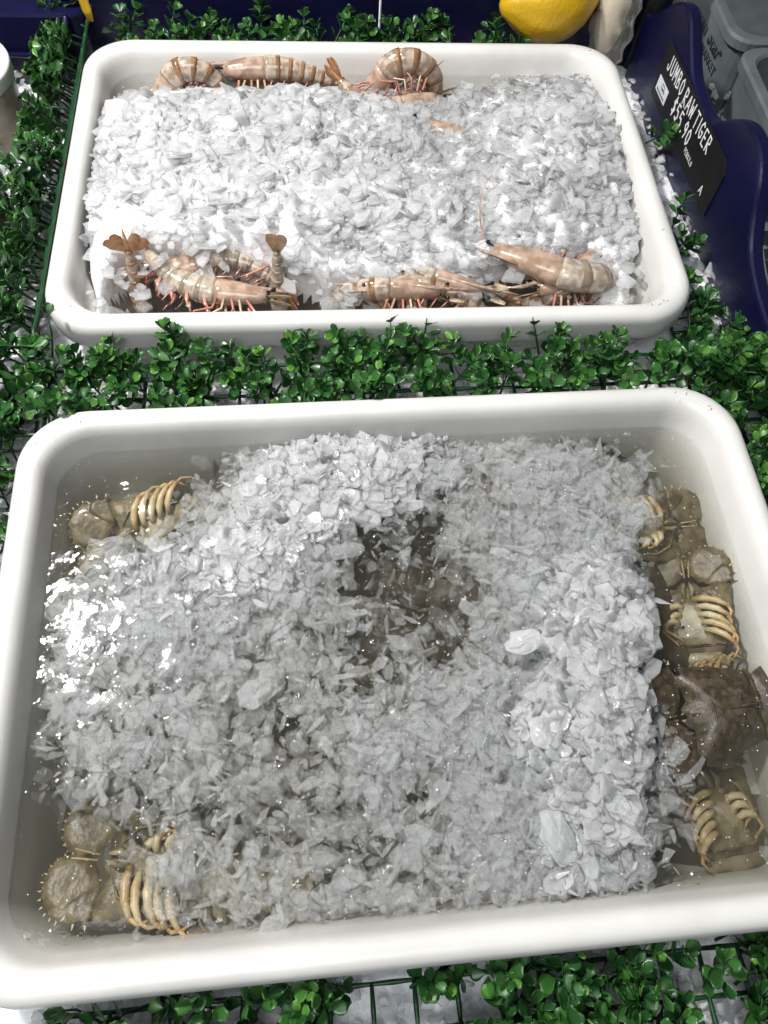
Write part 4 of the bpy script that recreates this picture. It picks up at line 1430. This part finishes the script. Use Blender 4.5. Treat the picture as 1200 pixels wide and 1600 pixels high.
def letter(mb, txt, x0, y0, h, wid, pen, gap=0.28, jit=0.0, slant=0.0):
    """strokes of pen width on the plane z=0 (thickness up)"""
    x = x0; k = 0
    for ch in txt:
        if ch == ' ': x += wid * 0.55; continue
        w_ = wid * (0.45 if ch in 'I.' else 1.0)
        dy = random.uniform(-jit, jit) * h
        for st in GL[ch]:
            pts = [Vector((x + px * w_ * (1 if ch not in 'I.' else 1.6) + slant * py * h, y0 + dy + py * h)) for px, py in st]
            for a, c in zip(pts, pts[1:]):
                d = (c - a); 
                if d.length < 1e-7: continue
                d.normalize(); nn = Vector((-d.y, d.x)) * pen / 2; e = d * pen * .35
                z = 0.0002 + 0.00001 * (k % 12); k += 1
                q = [a - e + nn, a - e - nn, c + e - nn, c + e + nn]
                mb.add([(p.x, p.y, 0) for p in q] + [(p.x, p.y, z) for p in q], [(4, 5, 6, 7), (0, 1, 5, 4), (1, 2, 6, 5), (2, 3, 7, 6), (3, 0, 4, 7)])
        x += w_ + wid * gap
    return x - x0


random.seed(3)
# sign frame: x along the text (towards the viewer = -v), y up, z out of the board (towards the tub)
sg = bm @ Matrix(((0, 0, -1, -0.0015), (-1, 0, 0, 0.193), (0, 1, 0, -0.013), (0, 0, 0, 1)))
t = thing('price_sign', 'black price card lettered JUMBO RAW TIGER $55.90 on the navy board', 'price sign', sg)
b = MB()
SGW, SGH = 0.228, 0.034
o_ = [(0.0, -SGH), (0.0, SGH), (SGW - 0.012, SGH), (SGW, SGH - 0.012), (SGW, -SGH)]
vs = [(x, y, -0.0012) for x, y in o_] + [(x, y, 0.0) for x, y in o_]
b.add(vs, [(5, 6, 7, 8, 9), (4, 3, 2, 1, 0)] + [(i, (i + 1) % 5, 5 + (i + 1) % 5, 5 + i) for i in range(5)])
b.build('card', M['black'], t, smooth=False)
for (txt, x, y, h, wid, pen, sl) in [('JUMBO RAW TIGER', 0.016, 0.010, 0.0185, 0.0096, 0.0019, 0.0), ('$55.90', 0.066, -0.0135, 0.0185, 0.0098, 0.0022, 0.0),
                                     ('PERKILO', 0.132, -0.0205, 0.0062, 0.0034, 0.0007, 0.0), ('A', 0.196, -0.0245, 0.010, 0.0078, 0.0013, 0.0)]:
    b = MB(); letter(b, txt, x, y, h, wid, pen, jit=0.05, slant=sl)
    b.build('lettering', M['chalk'], t, smooth=False)
b = MB(); b.box((0.0265, -0.013, 0.0003), (0.036, 0.018, 0.0006)); lb = b.build('logo_sticker', M['label'], t, smooth=False)
b = MB()
b.tube([(0.022, -0.007, 0.0007), (0.028, -0.0062, 0.0007), (0.034, -0.0085, 0.0007)], [0.0003, 0.0010, 0.0003], 6, flat=.3)
b.tube([(0.021, -0.0105, 0.0007), (0.027, -0.0115, 0.0007), (0.035, -0.0105, 0.0007)], [0.0003, 0.0011, 0.0003], 6, flat=.3)
b.tube([(0.025, -0.013, 0.0007), (0.036, -0.0125, 0.0007)], [0.0004, 0.0008], 6, flat=.3)
for k in range(9):
    b.box((0.0135 + 0.0032 * k, -0.0185, 0.0007), (0.0018, 0.0026, 0.0004))
b.build('logo_print', M['ink'], lb, smooth=False)

# ------------------------------------------------------------------ grey bins with print


def grey_bin(label, v0, v1, texts):
    x0 = W / 2 + 0.16
    t = thing('grey_bin', label, 'bin', BACK.m @ Matrix.Translation((x0, (v0 + v1) / 2, 0)), 'grey plastic bins behind the price board')
    L = (v1 - v0) - 0.004; Wd = 0.42

    def ring(e, z):
        r = 0.03; pts = []
        x_0, x_1, y0, y1 = e, Wd - e, -L / 2 + e, L / 2 - e
        for cx, cy_, a0 in ((x_1 - r, y1 - r, 0), (x_0 + r, y1 - r, 90), (x_0 + r, y0 + r, 180), (x_1 - r, y0 + r, 270)):
            for i in range(6):
                a = R(a0 + 18 * i); pts.append((cx + r * math.cos(a), cy_ + r * math.sin(a), z))
        return pts
    def lf(prof, name, cap):
        b = MB(); rs = [ring(e, z) for e, z in prof]; n = 24
        fs = []
        for i in range(len(rs) - 1):
            for j in range(n): fs.append((i * n + j, i * n + (j + 1) % n, (i + 1) * n + (j + 1) % n, (i + 1) * n + j))
        if cap: fs.append(tuple(range((len(rs) - 1) * n, len(rs) * n)))
        b.add([p for r_ in rs for p in r_], fs)
        return b.build(name, M['bin'], t, smooth=False)
    lf([(0.012, -0.2), (0.004, -0.014), (0.0, -0.0135), (0.0, -0.003), (0.003, 0.0), (0.013, 0.0), (0.016, -0.003)], 'bin_rim', False)
    lf([(0.016, -0.003), (0.018, -0.02), (0.032, -0.19)], 'bin_inside', True)
    for (txt, v, z, size, bold, shear) in texts:
        c = bpy.data.curves.new('print', 'FONT'); c.body = txt; c.size = size; c.offset = bold; c.shear = shear; c.extrude = 0.0002; c.resolution_u = 3
        tmp = bpy.data.objects.new('print', c); COL.objects.link(tmp)
        bpy.context.view_layer.update()
        me = bpy.data.meshes.new_from_object(tmp.evaluated_get(bpy.context.evaluated_depsgraph_get()))
        bpy.data.objects.remove(tmp); bpy.data.curves.remove(c)
        me.materials.clear(); me.materials.append(M['blacktext'])
        mm = Matrix(((0, 0, -1, 0.0045 - (z + 0.014) * 0.043 - 0.0008), (-1, 0, 0, v - (v0 + v1) / 2), (0, 1, 0, z), (0, 0, 0, 1)))
        link('print', me, t, mm)
    return t


grey_bin('grey plastic bin printed man Star MARKET beyond the navy board', 0.222, 0.80, [('man Star', 0.366, -0.046, 0.031, 0.0010, 0.25), ('R MARKET', 0.328, -0.064, 0.0165, 0.0005, 0.0)])
grey_bin('grey plastic bin at the right edge, partly hidden by the navy board', -0.36, 0.218, [('man Star', 0.075, -0.052, 0.031, 0.0008, 0.25), ('MARKET', 0.018, -0.069, 0.0165, 0.0004, 0.0)])

# ------------------------------------------------------------------ lemon, bag, sheet, strap, tie, pails
t = thing('lemon', 'large yellow lemon with wrinkled peel behind the rear tub', 'lemon', BACK.m @ Matrix.Translation((0.250, D / 2 + 0.062, 0.012)) @ Matrix.Rotation(R(12), 4, 'Z'))
b = MB()
n1, n2 = 40, 28
vs = []; fs = []
for i in range(n2 + 1):
    a = math.pi * i / n2
    for j in range(n1):
        c = 2 * math.pi * j / n1
        rr = 0.0475 * math.sin(a) ** 0.88 if 0 < i < n2 else 0
        rr *= 1 + 0.018 * math.sin(5 * c + 2.1 * a) + 0.012 * math.sin(11 * c - 3 * a)
        x = -math.cos(a) * (0.056 + 0.012 * abs(math.cos(a)) ** 14)
        vs.append((x, rr * math.cos(c), rr * math.sin(c)))
for i in range(n2):
    for j in range(n1): fs.append((i * n1 + j, i * n1 + (j + 1) % n1, (i + 1) * n1 + (j + 1) % n1, (i + 1) * n1 + j))
b.add(vs, fs); b.build('peel', M['lemon'], t)
b = MB(); b.tube([(0.0655, 0, 0), (0.0695, 0, 0.0005), (0.0715, 0.0003, 0.0008)], [0.004, 0.0032, 0.0018], 8); b.build('stem_end', M['stem'], t)


def crumple(name, label, cat, o, ux, uy, lu, lv, amp, m, seed, nu=40, nv=40):
    rng = np.random.default_rng(seed)
    U, V_ = np.meshgrid(np.linspace(0, 1, nu), np.linspace(0, 1, nv))
    u, v = U.ravel(), V_.ravel()
    h = amp * (np.abs(vnoise(u * 7 + seed, v * 3, seed) - .5) * 1.6 + np.abs(vnoise(u * 15 + v * 6, v * 8 - u * 3, seed + 2) - .5) * .9)
    ux, uy = np.array(ux), np.array(uy); nn = np.cross(ux, uy); nn /= np.linalg.norm(nn)
    P = np.array(o)[None] + u[:, None] * lu * ux + v[:, None] * lv * uy + h[:, None] * nn
    P2 = P - nn * 0.0006
    idx = np.arange(nu * nv).reshape(nv, nu)
    a, b_, c, d = idx[:-1, :-1].ravel(), idx[:-1, 1:].ravel(), idx[1:, 1:].ravel(), idx[1:, :-1].ravel()
    F = np.concatenate([np.stack([a, b_, c], -1), np.stack([a, c, d], -1)])
    F2 = F[:, ::-1] + nu * nv
    ob = link(name, np_mesh(name, np.concatenate([P, P2]), np.concatenate([F, F2]), m))
    return tag(ob, label, cat)


ex, ey = np.array(BACK.ex), np.array(BACK.ey)
z_ = np.array([0, 0, 1.0])
crumple('grey_sheet', 'crumpled grey plastic sheet hanging behind the rear tub right of the lemon', 'plastic sheet', BACK.p(0.318, D / 2 + 0.115, -0.12), ex * .97 - ey * .25, z_ * .97 + ey * .2, 0.13, 0.24, 0.020, M['sheet'], 4)
t = thing('plastic_bag', 'clear crinkled bag with cream food between the lemon and the grey sheet', 'bag', BACK.m @ Matrix.Translation((0.338, D / 2 + 0.055, -0.01)))
b = MB(); b.ball((0, 0.01, 0.012), (0.019, 0.022, 0.060), nu=18, nv=14); b.build('cream_filling', M['cream'], t)
b = MB(); b.ball((0, 0, 0), (0.026, 0.030, 0.078), nu=40, nv=30)
random.seed(5)
for i, p in enumerate(b.v):
    k = 1 + 0.13 * math.sin(p[0] * 420 + p[2] * 160) + 0.09 * math.sin(p[1] * 560 - p[2] * 240)
    b.v[i] = (p[0] * k, p[1] * k, p[2])
b.build('film', M['bag'], t)
b = MB()
b.tube([BACK.p(0.392, 0.30, -0.10), BACK.p(0.392, 0.298, -0.02), BACK.p(0.394, 0.302, 0.05), BACK.p(0.396, 0.312, 0.12)], 0.011, 10, flat=0.4)
tag(b.build('strap', M['strap']), 'black strap behind the far end of the wavy price board', 'strap')

b = MB()
b.tube([BACK.p(-0.319, 0.252, 0.000), BACK.p(-0.3205, 0.254, 0.012), BACK.p(-0.325, 0.260, 0.045), BACK.p(-0.328, 0.262, 0.075)], [0.0040, 0.0062, 0.0065, 0.0065], 10, flat=0.25)
tag(b.build('cable_tie', M['yellow']), 'yellow plastic tie at the top of the left boxwood mat', 'tie')


def pail(loc, r, h, label):
    t = thing('pail', label, 'pail', Matrix.Translation(loc), 'lidded pails at the left edge')
    def lathe(prof, name, m):
        b = MB(); n = 40; vs = []; fs = []
        for (q, z) in prof:
            for j in range(n): vs.append((q * math.cos(2 * math.pi * j / n), q * math.sin(2 * math.pi * j / n), z))
        for i in range(len(prof) - 1):
            for j in range(n): fs.append((i * n + j, i * n + (j + 1) % n, (i + 1) * n + (j + 1) % n, (i + 1) * n + j))
        fs.append(tuple(reversed(range(n)))); fs.append(tuple(range((len(prof) - 1) * n, len(prof) * n)))
        b.add(vs, fs); return b.build(name, m, t)
    lathe([(r * .86, -h), (r * .965, -0.016), (r * .965, -0.012)], 'pail_wall', M['bucket'])
    lathe([(r * .985, -0.0165), (r, -0.015), (r, -0.003), (r * .985, 0.0), (r * .93, 0.001), (r * .90, -0.003), (r * .1, -0.003)], 'lid', M['lid'])


pail((-0.545, 0.800, 0.004), 0.062, 0.10, 'pail with a white lid at the upper left edge, nearer the navy boards')
pail((-0.497, 0.617, 0.004), 0.060, 0.10, 'pail with a white lid at the left edge, nearer the front')
